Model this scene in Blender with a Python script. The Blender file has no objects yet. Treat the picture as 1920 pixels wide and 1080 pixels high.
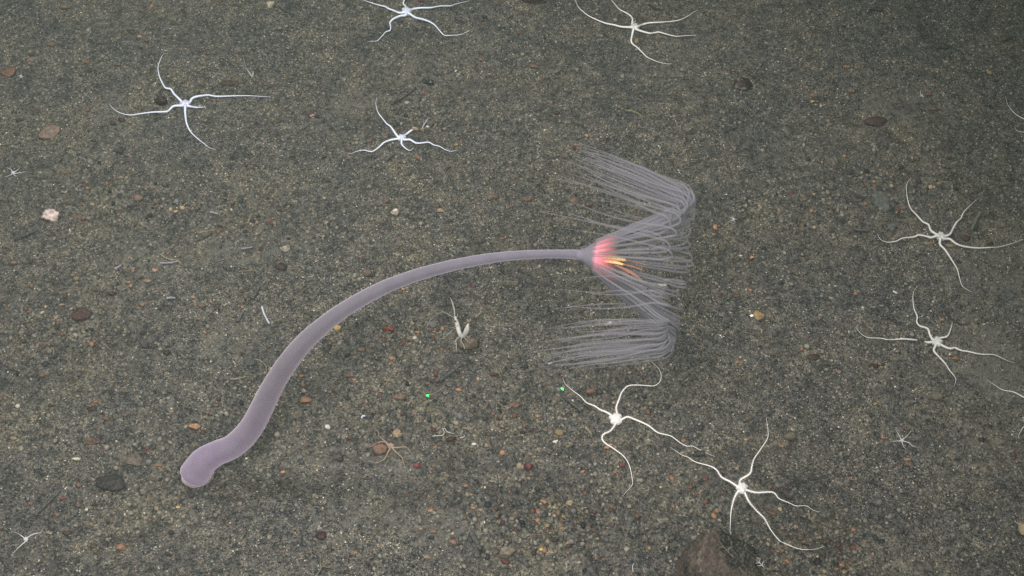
import bpy, bmesh, math, random
import numpy as np
from mathutils import Vector

# ------------------------------------------------------------------ camera, water, lamps, exposure
S = bpy.context.scene
COL = S.collection
TILT = math.radians(40.0)            # 0 = straight down
HFOV = math.radians(40.0)
CAMH = 2.31                          # metres above the sea floor
cam = bpy.data.cameras.new('camera')
cam.sensor_width = 36.0
cam.lens = 18.0 / math.tan(HFOV / 2)
cam.clip_start = 0.02
cam.clip_end = 200.0
cam_ob = bpy.data.objects.new('camera', cam)
cam_ob.location = (0, 0, CAMH)
cam_ob.rotation_euler = (TILT, 0, 0)
COL.objects.link(cam_ob)
S.camera = cam_ob

world = bpy.data.worlds.new('World')
S.world = world
world.use_nodes = True
wb = world.node_tree.nodes['Background']
wb.inputs['Color'].default_value = (0.42, 0.52, 0.50, 1)   # faint light scattered back by deep water
wb.inputs['Strength'].default_value = 0.16


def lamp(name, loc, aim, power, cone, blend, radius, colour):
    l = bpy.data.lights.new(name, 'SPOT')
    l.energy = power
    l.spot_size = math.radians(cone)
    l.spot_blend = blend
    l.shadow_soft_size = radius
    l.color = colour
    o = bpy.data.objects.new(name, l)
    o.location = loc
    o.rotation_euler = (Vector(aim) - Vector(loc)).to_track_quat('-Z', 'Y').to_euler()
    COL.objects.link(o)
    return o


# assumed work lamps of the vehicle that carries the camera: one on an assumed forward boom, one on each side of the camera
lamp('assumed_vehicle_lamp', (-1.15, 2.75, 2.95), (-0.60, 2.05, 0), 290, 98, 0.9, 0.22, (1.0, 0.957, 0.932))
lamp('assumed_vehicle_lamp', (0.75, 0.05, 2.65), (-0.02, 1.70, 0), 195, 72, 1.0, 0.4, (1.0, 0.957, 0.932))
lamp('assumed_vehicle_lamp', (-0.45, 0.10, 2.75), (-0.34, 1.72, 0), 355, 70, 1.0, 0.4, (1.0, 0.957, 0.932))

S.view_settings.view_transform = 'Standard'
S.view_settings.look = 'None'
S.view_settings.exposure = 0.0
S.view_settings.gamma = 1.0
S.render.engine = 'CYCLES'
S.cycles.max_bounces = 5
S.cycles.diffuse_bounces = 2
S.cycles.glossy_bounces = 2
S.cycles.transparent_max_bounces = 40
S.cycles.use_denoising = False

# ------------------------------------------------------------------ picture point -> place on the sea floor
CAM = np.array([0.0, 0.0, CAMH])
RT = np.array([1.0, 0.0, 0.0])
FW = np.array([0.0, math.sin(TILT), -math.cos(TILT)])
UP = np.array([0.0, math.cos(TILT), math.sin(TILT)])
TH = math.tan(HFOV / 2)
rng = np.random.default_rng(11)
random.seed(5)


def ray(px, py):
    return FW + RT * ((px - 960) / 960 * TH) + UP * ((540 - py) / 960 * TH)


def at(px, py, z=0.0):
    d = ray(px, py)
    return CAM + d * ((z - CAMH) / d[2])


def mpp(p):
    return float(np.dot(np.asarray(p) - CAM, FW)) * TH / 960


TAB = np.random.default_rng(3).random((256, 256))


def vnoise(x, y):
    xi = np.floor(x).astype(int)
    yi = np.floor(y).astype(int)
    fx = x - xi
    fy = y - yi
    fx = fx * fx * (3 - 2 * fx)
    fy = fy * fy * (3 - 2 * fy)
    a = TAB[xi & 255, yi & 255]
    b = TAB[(xi + 1) & 255, yi & 255]
    c = TAB[xi & 255, (yi + 1) & 255]
    d = TAB[(xi + 1) & 255, (yi + 1) & 255]
    return (a * (1 - fx) + b * fx) * (1 - fy) + (c * (1 - fx) + d * fx) * fy


def fbm(x, y, f, o=4, g=0.5):
    s = np.zeros_like(x, dtype=float)
    a, t = 1.0, 0.0
    for k in range(o):
        s += a * vnoise(x * f + 17.3 * k, y * f + 5.7 * k)
        t += a
        a *= g
        f *= 2.03
    return s / t


# patches of the floor: where the photograph shows coarse gravel, bare fine sand and pale silt (centre and half-widths in photo pixels)
GRAVEL = [(960, 970, 270, 110, 1.0), (880, 800, 300, 90, .6), (1540, 1020, 170, 80, .7), (420, 420, 280, 90, .55), (800, 640, 160, 60, .45),
          (1160, 350, 130, 100, .4), (150, 600, 180, 110, .4), (400, 840, 200, 60, .45), (1720, 370, 130, 60, .35), (1110, 760, 220, 90, .7),
          (1350, 880, 160, 90, .5), (790, 215, 100, 50, .45), (120, 1000, 160, 80, .3), (1450, 420, 150, 80, .3), (1200, 20, 120, 30, .4)]
BARE = [(690, 985, 130, 70, .9), (1010, 600, 120, 80, .6), (1560, 560, 150, 110, .6), (1720, 960, 160, 110, .7), (1290, 250, 130, 100, .5),
        (560, 130, 160, 70, .5), (100, 760, 120, 60, .4), (300, 1040, 140, 40, .5)]
SILT = [(1865, 690, 90, 60, 1.0), (1295, 95, 70, 55, .95), (1650, 200, 120, 50, .7), (660, 195, 60, 35, .8), (1750, 330, 110, 60, .55), (845, 1005, 60, 40, .8),
        (180, 180, 130, 60, .5), (1830, 500, 110, 120, .5), (560, 850, 90, 40, .5), (1800, 620, 60, 60, .6), (420, 640, 120, 50, .4), (1160, 280, 110, 60, .45),
        (1850, 850, 90, 120, .5), (330, 450, 160, 60, .4), (1400, 110, 90, 60, .5), (740, 880, 90, 40, .5)]


def world_blobs(tab):
    out = []
    for (px, py, rx, ry, s) in tab:
        c = at(px, py)
        m = mpp(c)
        up = at(px, py - 10)
        my = np.linalg.norm(up - c) / 10
        out.append((c[0], c[1], rx * m, ry * my, s))
    return out


GRAVEL_W, BARE_W, SILT_W = world_blobs(GRAVEL), world_blobs(BARE), world_blobs(SILT)


def field(tab, x, y):
    v = np.zeros_like(x, dtype=float)
    for (cx, cy, rx, ry, s) in tab:
        v = np.maximum(v, s * np.exp(-(((x - cx) / rx) ** 2 + ((y - cy) / ry) ** 2)))
    return v


def gravelness(x, y):
    n = fbm(x, y, 3.1, 4)
    g = 0.17 + field(GRAVEL_W, x, y) * 1.0 + (n - 0.5) * 1.2 - field(BARE_W, x, y) * 0.5
    return np.clip(g, 0.0, 1.0)


def siltness(x, y):
    n = fbm(x + 9.1, y - 4.2, 5.0, 5, 0.6)
    return np.clip(field(SILT_W, x, y) * 0.95 + (n - 0.56) * 2.0, 0.0, 1.0)


def height(x, y):
    x = np.asarray(x, dtype=float)
    y = np.asarray(y, dtype=float)
    h = (fbm(x, y, 1.3, 3) - 0.5) * 0.045 + (fbm(x + 3, y + 8, 8.0, 4, .6) - 0.5) * 0.026
    return h


def relief(x, y):
    x = np.asarray(x, dtype=float)
    y = np.asarray(y, dtype=float)
    return height(x, y) + (fbm(x, y, 48, 3) - .5) * (.009 + .013 * gravelness(x, y)) * (1 - .6 * siltness(x, y))


def on_floor(px, py, lift=0.0):
    p = at(px, py)
    for _ in range(3):
        z = float(relief(np.array([p[0]]), np.array([p[1]]))[0])
        p = at(px, py, z + lift)
    return p


# ------------------------------------------------------------------ materials
def new_mat(name):
    m = bpy.data.materials.new(name)
    m.use_nodes = True
    nt = m.node_tree
    return m, nt, nt.nodes['Principled BSDF']


def N(nt, t, **k):
    n = nt.nodes.new(t)
    for a, v in k.items():
        setattr(n, a, v)
    return n


def ramp(nt, stops, interp='LINEAR'):
    r = N(nt, 'ShaderNodeValToRGB')
    r.color_ramp.interpolation = interp
    e = r.color_ramp.elements
    while len(e) > 1:
        e.remove(e[-1])
    e[0].position = stops[0][0]
    e[0].color = (*stops[0][1], 1)
    for p, c in stops[1:]:
        q = e.new(p)
        q.color = (*c, 1)
    return r


def mixc(nt, fac, a, b, mode='MIX'):
    m = N(nt, 'ShaderNodeMix', data_type='RGBA', blend_type=mode)
    for sock, v in ((m.inputs[0], fac), (m.inputs[6], a), (m.inputs[7], b)):
        if hasattr(v, 'is_linked'):
            nt.links.new(v, sock)
        elif isinstance(v, (int, float)):
            sock.default_value = v
        else:
            sock.default_value = (*v, 1)
    return m.outputs[2]


def sand_material():
    m, nt, b = new_mat('sea_floor_sand')
    L = nt.links.new
    tc = N(nt, 'ShaderNodeTexCoord')
    vor = N(nt, 'ShaderNodeTexVoronoi')
    vor.inputs['Scale'].default_value = 430
    L(tc.outputs['Object'], vor.inputs['Vector'])
    sep = N(nt, 'ShaderNodeSeparateColor')
    L(vor.outputs['Color'], sep.inputs[0])
    grains = ramp(nt, [(0.0, (.016, .017, .020)), (.16, (.030, .031, .034)), (.32, (.062, .062, .066)), (.48, (.095, .092, .088)), (.60, (.125, .120, .098)), (.72, (.078, .082, .078)),
                       (.80, (.115, .088, .072)), (.85, (.17, .155, .12)), (.90, (.085, .078, .092)), (.945, (.26, .235, .19)), (.955, (.15, .08, .05)), (.965, (.1, .1, .1)), (.992, (.5, .49, .45))], 'CONSTANT')
    L(sep.outputs[0], grains.inputs[0])
    vor2 = N(nt, 'ShaderNodeTexVoronoi')
    vor2.inputs['Scale'].default_value = 235
    L(tc.outputs['Object'], vor2.inputs['Vector'])
    sep2 = N(nt, 'ShaderNodeSeparateColor')
    L(vor2.outputs['Color'], sep2.inputs[0])
    grains2 = ramp(nt, [(0.0, (.022, .023, .026)), (.25, (.055, .055, .056)), (.45, (.085, .082, .072)), (.62, (.125, .118, .092)), (.80, (.10, .096, .09)), (.90, (.125, .075, .055)), (.95, (.2, .18, .14))], 'CONSTANT')
    L(sep2.outputs[1], grains2.inputs[0])
    gv = N(nt, 'ShaderNodeAttribute', attribute_name='gravel')
    sv = N(nt, 'ShaderNodeAttribute', attribute_name='silt')
    col = mixc(nt, gv.outputs['Fac'], grains.outputs[0], grains2.outputs[0])
    mrg = N(nt, 'ShaderNodeMapRange')
    mrg.inputs[3].default_value = .52
    mrg.inputs[4].default_value = 1.55
    L(sep2.outputs[2], mrg.inputs[0])
    col = mixc(nt, 1.0, col, mrg.outputs[0], 'MULTIPLY')
    # broad colour drift: bluish grey sand, olive silt
    nz = N(nt, 'ShaderNodeTexNoise')
    nz.inputs['Scale'].default_value = 6
    nz.inputs['Detail'].default_value = 6
    L(tc.outputs['Object'], nz.inputs['Vector'])
    drift = ramp(nt, [(.33, (.82, .82, .86)), (.5, (1.01, .985, .965)), (.66, (1.16, 1.11, 1.0))])
    L(nz.outputs[0], drift.inputs[0])
    col = mixc(nt, 1.0, col, drift.outputs[0], 'MULTIPLY')
    nz4 = N(nt, 'ShaderNodeTexNoise')
    nz4.inputs['Scale'].default_value = 52
    nz4.inputs['Detail'].default_value = 5
    nz4.inputs['Roughness'].default_value = .65
    L(tc.outputs['Object'], nz4.inputs['Vector'])
    clump = ramp(nt, [(.34, (.50, .51, .54)), (.5, (1.0, 1.0, .97)), (.66, (1.46, 1.41, 1.31))])
    L(nz4.outputs[0], clump.inputs[0])
    col = mixc(nt, 1.0, col, clump.outputs[0], 'MULTIPLY')
    nz5 = N(nt, 'ShaderNodeTexNoise')
    nz5.inputs['Scale'].default_value = 17
    nz5.inputs['Detail'].default_value = 4
    nz5.inputs['Roughness'].default_value = .6
    L(tc.outputs['Object'], nz5.inputs['Vector'])
    mott = ramp(nt, [(.36, (.74, .74, .77)), (.5, (1.0, 1.0, 1.0)), (.64, (1.2, 1.18, 1.10))])
    L(nz5.outputs[0], mott.inputs[0])
    col = mixc(nt, 1.0, col, mott.outputs[0], 'MULTIPLY')
    # silt dusted between and over the grains
    nz2 = N(nt, 'ShaderNodeTexNoise')
    nz2.inputs['Scale'].default_value = 75
    nz2.inputs['Detail'].default_value = 5
    L(tc.outputs['Object'], nz2.inputs['Vector'])
    add = N(nt, 'ShaderNodeMath', operation='MULTIPLY_ADD')
    L(nz2.outputs[0], add.inputs[0])
    add.inputs[1].default_value = 4.2
    add.inputs[2].default_value = -2.15
    add2 = N(nt, 'ShaderNodeMath', operation='ADD', use_clamp=True)
    L(add.outputs[0], add2.inputs[0])
    L(sv.outputs['Fac'], add2.inputs[1])
    fac = N(nt, 'ShaderNodeMath', operation='MULTIPLY')
    L(add2.outputs[0], fac.inputs[0])
    fac.inputs[1].default_value = 0.60
    col = mixc(nt, fac.outputs[0], col, (.146, .138, .117))
    L(col, b.inputs['Base Color'])
    b.inputs['Roughness'].default_value = .75
    b.inputs['Specular IOR Level'].default_value = .25
    bp = N(nt, 'ShaderNodeBump')
    bp.inputs['Strength'].default_value = .9
    bp.inputs['Distance'].default_value = .0022
    mx = N(nt, 'ShaderNodeMath', operation='ADD')
    L(vor.outputs['Distance'], mx.inputs[0])
    L(nz2.outputs[0], mx.inputs[1])
    inv = N(nt, 'ShaderNodeMath', operation='MULTIPLY')
    L(mx.outputs[0], inv.inputs[0])
    inv.inputs[1].default_value = -1
    L(inv.outputs[0], bp.inputs['Height'])
    L(bp.outputs[0], b.inputs['Normal'])
    return m


def grain_material():
    m, nt, b = new_mat('gravel_grains')
    L = nt.links.new
    a = N(nt, 'ShaderNodeAttribute', attribute_name='tint')
    tc = N(nt, 'ShaderNodeTexCoord')
    nz = N(nt, 'ShaderNodeTexNoise')
    nz.inputs['Scale'].default_value = 260
    nz.inputs['Detail'].default_value = 3
    L(tc.outputs['Object'], nz.inputs['Vector'])
    r = ramp(nt, [(.3, (.72, .72, .74)), (.7, (1.25, 1.22, 1.15))])
    L(nz.outputs[0], r.inputs[0])
    L(mixc(nt, 1.0, a.outputs['Color'], r.outputs[0], 'MULTIPLY'), b.inputs['Base Color'])
    b.inputs['Roughness'].default_value = .7
    b.inputs['Specular IOR Level'].default_value = .3
    return m


def stone_material(name, c, dust=.45, rough=.7, patch=None, pscale=60, plo=.55):
    m, nt, b = new_mat(name)
    L = nt.links.new
    tc = N(nt, 'ShaderNodeTexCoord')
    oi = N(nt, 'ShaderNodeObjectInfo')
    vm = N(nt, 'ShaderNodeVectorMath', operation='ADD')
    sc = N(nt, 'ShaderNodeVectorMath', operation='SCALE')
    sc.inputs[0].default_value = (13.1, 7.7, 3.3)
    L(oi.outputs['Random'], sc.inputs['Scale'])
    L(tc.outputs['Object'], vm.inputs[0])
    L(sc.outputs[0], vm.inputs[1])
    nz = N(nt, 'ShaderNodeTexNoise')
    nz.inputs['Scale'].default_value = 130
    nz.inputs['Detail'].default_value = 6
    L(vm.outputs[0], nz.inputs['Vector'])
    c = np.array(c)
    lo, hi = c * .5, np.minimum(c * 1.55 + .01, .85)
    r = ramp(nt, [(.3, tuple(lo)), (.52, tuple(c)), (.75, tuple(hi))])
    L(nz.outputs[0], r.inputs[0])
    hs = N(nt, 'ShaderNodeHueSaturation')
    mr = N(nt, 'ShaderNodeMapRange')
    mr.inputs[3].default_value = .75
    mr.inputs[4].default_value = 1.3
    L(oi.outputs['Random'], mr.inputs[0])
    L(mr.outputs[0], hs.inputs['Value'])
    L(r.outputs[0], hs.inputs['Color'])
    col = hs.outputs[0]
    if patch is not None:
        n3 = N(nt, 'ShaderNodeTexNoise')
        n3.inputs['Scale'].default_value = pscale
        n3.inputs['Detail'].default_value = 4
        L(vm.outputs[0], n3.inputs['Vector'])
        pr = ramp(nt, [(plo, (0, 0, 0)), (plo + .07, (1, 1, 1))])
        L(n3.outputs[0], pr.inputs[0])
        col = mixc(nt, pr.outputs[0], col, patch)
    n2 = N(nt, 'ShaderNodeTexNoise')
    n2.inputs['Scale'].default_value = 210
    n2.inputs['Detail'].default_value = 5
    L(vm.outputs[0], n2.inputs['Vector'])
    dr = ramp(nt, [(.46, (0, 0, 0)), (.66, (dust, dust, dust))])
    L(n2.outputs[0], dr.inputs[0])
    col = mixc(nt, dr.outputs[0], col, (.13, .125, .098))
    L(col, b.inputs['Base Color'])
    b.inputs['Roughness'].default_value = rough
    b.inputs['Specular IOR Level'].default_value = .3
    bp = N(nt, 'ShaderNodeBump')
    bp.inputs['Strength'].default_value = .7
    bp.inputs['Distance'].default_value = .003
    L(nz.outputs[0], bp.inputs['Height'])
    L(bp.outputs[0], b.inputs['Normal'])
    return m


def flesh(name, c, alpha=1.0, sss=0.0, rad=.02, rough=.45, sheen=0.0, noise=.0, nscale=300):
    m, nt, b = new_mat(name)
    L = nt.links.new
    if noise > 0:
        tc = N(nt, 'ShaderNodeTexCoord')
        nz = N(nt, 'ShaderNodeTexNoise')
        nz.inputs['Scale'].default_value = nscale
        nz.inputs['Detail'].default_value = 4
        L(tc.outputs['Object'], nz.inputs['Vector'])
        c = np.array(c)
        r = ramp(nt, [(.35, tuple(c * (1 - noise))), (.65, tuple(np.minimum(c * (1 + noise), .95)))])
        L(nz.outputs[0], r.inputs[0])
        L(r.outputs[0], b.inputs['Base Color'])
    else:
        b.inputs['Base Color'].default_value = (*c, 1)
    b.inputs['Alpha'].default_value = alpha
    b.inputs['Subsurface Weight'].default_value = sss
    b.inputs['Subsurface Radius'].default_value = (1, .8, .8)
    b.inputs['Subsurface Scale'].default_value = rad
    b.inputs['Roughness'].default_value = rough
    b.inputs['Specular IOR Level'].default_value = .2
    b.inputs['Sheen Weight'].default_value = sheen
    b.inputs['Sheen Roughness'].default_value = .4
    return m


KIND = {
    'rust': (.150, .070, .050), 'orange': (.285, .145, .078), 'tan': (.25, .19, .12), 'maroon': (.040, .017, .016), 'brown': (.125, .076, .054),
    'black': (.022, .022, .025), 'grey': (.095, .10, .108), 'cream': (.55, .49, .38), 'white': (.80, .80, .80), 'crimson': (.13, .026, .032),
    'yellow': (.34, .235, .095), 'pink': (.30, .17, .13)}
STONE_MATS = {k: stone_material('stone_' + k, c, {'white': .1, 'cream': .35, 'yellow': .4, 'orange': .55, 'crimson': .35, 'black': .25, 'maroon': .15}.get(k, .65)) for k, c in KIND.items()}
M_SAND = sand_material()
M_GRAIN = grain_material()


# ------------------------------------------------------------------ mesh helpers
def mesh_obj(name, v, f, mat, parent=None, base=None, smooth=True, attr=None):
    me = bpy.data.meshes.new(name)
    v = np.asarray(v, dtype=float)
    if base is not None:
        v = v - np.asarray(base)
    me.from_pydata(v.tolist(), [], f)
    me.update()
    if smooth:
        me.polygons.foreach_set('use_smooth', [True] * len(me.polygons))
    if attr:
        for an, vals in attr.items():
            at_ = me.attributes.new(an, 'FLOAT', 'POINT')
            at_.data.foreach_set('value', np.asarray(vals, dtype=np.float32))
    if mat:
        me.materials.append(mat)
    o = bpy.data.objects.new(name, me)
    COL.objects.link(o)
    if parent is not None:
        o.parent = parent
    elif base is not None:
        o.location = base
    return o


def empty(name, loc, label, cat, group=None):
    o = bpy.data.objects.new(name, None)
    o.empty_display_size = .02
    o.location = loc
    COL.objects.link(o)
    tag(o, label, cat, group)
    return o


def tag(o, label=None, cat=None, group=None, kind=None):
    if label:
        o['label'] = label
    if cat:
        o['category'] = cat
    if group:
        o['group'] = group
    if kind:
        o['kind'] = kind
    return o


def smooth_path(pts, n):
    """Catmull-Rom through the points, resampled evenly to n points."""
    p = np.asarray(pts, dtype=float)
    q = np.vstack([2 * p[0] - p[1], p, 2 * p[-1] - p[-2]])
    out = []
    for i in range(1, len(q) - 2):
        for t in np.linspace(0, 1, 10, endpoint=False):
            a, b, c, d = q[i - 1], q[i], q[i + 1], q[i + 2]
            out.append(.5 * (2 * b + (c - a) * t + (2 * a - 5 * b + 4 * c - d) * t * t + (3 * b - a - 3 * c + d) * t ** 3))
    out.append(p[-1])
    out = np.array(out)
    s = np.r_[0, np.cumsum(np.linalg.norm(np.diff(out[:, :3], axis=0), axis=1))]
    u = np.linspace(0, s[-1], n)
    return np.stack([np.interp(u, s, out[:, k]) for k in range(out.shape[1])], axis=1)


def tube(path, rad, sides=8, flat=1.0, cap=True):
    path = np.asarray(path)
    rad = np.broadcast_to(np.asarray(rad, dtype=float), (len(path),))
    t = np.gradient(path, axis=0)
    t /= np.linalg.norm(t, axis=1)[:, None] + 1e-12
    nrm = np.array([0, 0, 1.0])
    if abs(t[0] @ nrm) > .9:
        nrm = np.array([1.0, 0, 0])
    vs, fs = [], []
    ang = np.linspace(0, 2 * math.pi, sides, endpoint=False)
    for i in range(len(path)):
        nrm = nrm - t[i] * (nrm @ t[i])
        nrm /= np.linalg.norm(nrm) + 1e-12
        bi = np.cross(t[i], nrm)
        vs.append(path[i] + rad[i] * (np.cos(ang)[:, None] * nrm * flat + np.sin(ang)[:, None] * bi))
    vs = np.vstack(vs)
    for i in range(len(path) - 1):
        for k in range(sides):
            a, b = i * sides + k, i * sides + (k + 1) % sides
            fs.append((a, b, b + sides, a + sides))
    if cap:
        fs.append(tuple(range(sides))[::-1])
        fs.append(tuple(range((len(path) - 1) * sides, len(path) * sides)))
    return vs, fs


def ico(sub):
    bm = bmesh.new()
    bmesh.ops.create_icosphere(bm, subdivisions=sub, radius=1)
    v = np.array([x.co[:] for x in bm.verts])
    f = [tuple(x.index for x in y.verts) for y in bm.faces]
    bm.free()
    return v, f


ICO = {k: ico(k) for k in (1, 2, 3, 4, 5)}


def rock(sub, r, angular=.95, cuts=11):
    v, f = ICO[sub]
    v = v.copy()
    for _ in range(cuts):
        n = r.normal(size=3)
        n /= np.linalg.norm(n)
        d = r.uniform(.38, .85)
        ov = np.maximum(0, v @ n - d)
        v -= ov[:, None] * n * angular
    v *= 1 + r.normal(0, .022, (len(v), 1))
    return v, f


def rotz(v, a):
    c, s = math.cos(a), math.sin(a)
    return v @ np.array([[c, s, 0], [-s, c, 0], [0, 0, 1]])


# ------------------------------------------------------------------ the sea floor: one sheet, fine near the vehicle, out to 24 m
def axis_coords(lo, hi, step, far):
    core = np.arange(lo, hi + step, step)
    out, d, x = [], step * 1.35, core[-1]
    while x < far:
        x += d
        d *= 1.35
        out.append(x)
    pre, d, x = [], step * 1.35, core[0]
    while x > -far:
        x -= d
        d *= 1.35
        pre.append(x)
    return np.r_[pre[::-1], core, out]


gx = axis_coords(-1.75, 1.75, .0055, 24)
gy = axis_coords(.85, 3.4, .0055, 24)
X, Y = np.meshgrid(gx, gy, indexing='ij')
near = ((np.abs(X) < 1.8) & (Y > .8) & (Y < 3.45)).astype(float)
GR = gravelness(X, Y)
SI = siltness(X, Y)
Zz = height(X, Y)
Zz = Zz + near * (relief(X, Y) - Zz + rng.normal(0, .0006, X.shape) * (1 - .7 * SI))
nx, ny = X.shape
V = np.stack([X, Y, Zz], -1).reshape(-1, 3)
idx = np.arange(nx * ny).reshape(nx, ny)
quads = np.stack([idx[:-1, :-1], idx[1:, :-1], idx[1:, 1:], idx[:-1, 1:]], -1).reshape(-1, 4)
me = bpy.data.meshes.new('sea_floor')
me.vertices.add(len(V))
me.vertices.foreach_set('co', V.ravel())
me.loops.add(quads.size)
me.loops.foreach_set('vertex_index', quads.ravel().astype(np.int32))
me.polygons.add(len(quads))
me.polygons.foreach_set('loop_start', np.arange(0, quads.size, 4, dtype=np.int32))
me.update(calc_edges=True)
me.polygons.foreach_set('use_smooth', [True] * len(quads))
for an, arr in (('gravel', GR), ('silt', SI)):
    a_ = me.attributes.new(an, 'FLOAT', 'POINT')
    a_.data.foreach_set('value', arr.ravel().astype(np.float32))
me.materials.append(M_SAND)
floor = bpy.data.objects.new('sea_floor', me)
COL.objects.link(floor)
tag(floor, 'dark grey volcanic sand floor with olive silt patches', None, None, 'structure')

# ------------------------------------------------------------------ the giant hydroid
def milky(name, colour_out, c_plain, trans, alpha, sheen=0):
    m, nt, b = new_mat(name)
    nt.nodes.remove(b)
    df, tl, tp = N(nt, 'ShaderNodeBsdfDiffuse'), N(nt, 'ShaderNodeBsdfTranslucent'), N(nt, 'ShaderNodeBsdfTransparent')
    if colour_out is None:
        df.inputs[0].default_value = (*c_plain, 1)
        tl.inputs[0].default_value = (*c_plain, 1)
    else:
        co = colour_out(nt)
        nt.links.new(co, df.inputs[0])
        nt.links.new(co, tl.inputs[0])
    m1, m2 = N(nt, 'ShaderNodeMixShader'), N(nt, 'ShaderNodeMixShader')
    m1.inputs[0].default_value = trans
    if callable(alpha):
        nt.links.new(alpha(nt), m2.inputs[0])
    else:
        m2.inputs[0].default_value = alpha
    nt.links.new(df.outputs[0], m1.inputs[1])
    nt.links.new(tl.outputs[0], m1.inputs[2])
    nt.links.new(tp.outputs[0], m2.inputs[1])
    nt.links.new(m1.outputs[0], m2.inputs[2])
    out = m2.outputs[0]
    if sheen:
        sh, ad = N(nt, 'ShaderNodeBsdfSheen'), N(nt, 'ShaderNodeAddShader')
        sh.inputs['Color'].default_value = (sheen, sheen * .92, sheen, 1)
        sh.inputs['Roughness'].default_value = .5
        nt.links.new(out, ad.inputs[0])
        nt.links.new(sh.outputs[0], ad.inputs[1])
        out = ad.outputs[0]
    nt.links.new(out, nt.nodes['Material Output'].inputs[0])
    return m


def stalk_colour(nt):
    a = N(nt, 'ShaderNodeAttribute', attribute_name='along')
    rp = ramp(nt, [(0, (.50, .405, .565)), (.16, (.45, .38, .495)), (.35, (.355, .31, .37)), (.7, (.325, .30, .36)), (1, (.345, .325, .395))])
    nt.links.new(a.outputs['Fac'], rp.inputs[0])
    tc = N(nt, 'ShaderNodeTexCoord')
    nz = N(nt, 'ShaderNodeTexNoise')
    nz.inputs['Scale'].default_value = 38
    nz.inputs['Detail'].default_value = 5
    nt.links.new(tc.outputs['Object'], nz.inputs['Vector'])
    r2 = ramp(nt, [(.35, (.93, .93, .94)), (.65, (1.05, 1.05, 1.04))])
    nt.links.new(nz.outputs[0], r2.inputs[0])
    return mixc(nt, 1.0, rp.outputs[0], r2.outputs[0], 'MULTIPLY')


M_STALK = milky('hydroid_stalk', stalk_colour, None, .62, .9, .55)


def tent_alpha(nt):
    a = N(nt, 'ShaderNodeAttribute', attribute_name='along')
    r = ramp(nt, [(0, (.30,) * 3), (.25, (.46,) * 3), (.45, (.36,) * 3), (.62, (.23,) * 3), (1, (.21,) * 3)])
    nt.links.new(a.outputs['Fac'], r.inputs[0])
    return r.outputs[0]


M_TENT = milky('hydroid_tentacle', None, (.365, .355, .395), .42, tent_alpha)
M_HEAD = milky('hydroid_head', None, (.37, .345, .415), .4, .66)
M_FOOT = flesh('hydroid_foot_rim', (.60, .54, .54), rough=.5, noise=.12, nscale=120)
M_ORANGE = flesh('hydroid_mouth', (1.0, .64, .30), rough=.5, noise=.1, nscale=150)
M_SALMON = flesh('hydroid_gonophore', (.62, .27, .18), alpha=.28, rough=.5)
M_PINK, nt, b = new_mat('hydroid_pink_band')
fa = N(nt, 'ShaderNodeAttribute', attribute_name='along')
pr = ramp(nt, [(0, (.80, .36, .46)), (.25, (.96, .30, .36)), (.7, (.90, .26, .27)), (1, (.7, .3, .25))])
nt.links.new(fa.outputs['Fac'], pr.inputs[0])
nt.links.new(pr.outputs[0], b.inputs['Base Color'])
ar = ramp(nt, [(0, (.12,) * 3), (.16, (.82,) * 3), (.4, (.66,) * 3), (.75, (.22,) * 3), (1, (0,) * 3)])
nt.links.new(fa.outputs['Fac'], ar.inputs[0])
nt.links.new(ar.outputs[0], b.inputs['Alpha'])
b.inputs['Roughness'].default_value = .6
b.inputs['Specular IOR Level'].default_value = .15

foot_p = on_floor(371, 893)
hyd = empty('giant_hydroid', foot_p, 'tall lilac stalked hydroid with a pink-centred crown of trailing grey tentacles', 'hydroid')
stalk_px = [(364, 890, .020, 53), (372, 879, .031, 53), (386, 862, .052, 49), (409, 849, .066, 45), (435, 838, .082, 44), (459, 817, .105, 44), (477, 792, .135, 42.5), (492, 763, .17, 41),
            (510, 727, .21, 39), (536, 685, .255, 37), (568, 645, .295, 34), (605, 611, .33, 31), (645, 581, .362, 28.5), (700, 549, .40, 26), (755, 525, .43, 23.5), (815, 506, .455, 21.5),
            (880, 491, .475, 19.5), (950, 480.5, .49, 17), (1020, 476.5, .498, 15.5), (1062, 476.5, .50, 16), (1088, 478, .50, 18)]
P3 = []
for (a, c, z, d) in stalk_px:
    p = at(a, c, z)
    P3.append([*p, d * mpp(p) / 2])
sp = smooth_path(P3, 120)
# rounded foot end
d0 = sp[0, :3] - sp[1, :3]
d0 /= np.linalg.norm(d0)
r0 = sp[0, 3]
dome = [[*(sp[0, :3] + d0 * r0 * .62 * math.sin(t)), r0 * max(math.cos(t), .03)] for t in np.linspace(math.pi / 2, .2, 7)]
sp = np.vstack([dome, sp])
u = np.linspace(0, 1, len(sp))
wob = 1.06 + .006 * np.sin(u * 31) + .006 * np.sin(u * 17 + 1)
v, f = tube(sp[:, :3], sp[:, 3] * wob, 24)
mesh_obj('stalk', v, f, M_STALK, hyd, foot_p, attr={'along': np.repeat(u, 24)})
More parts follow.
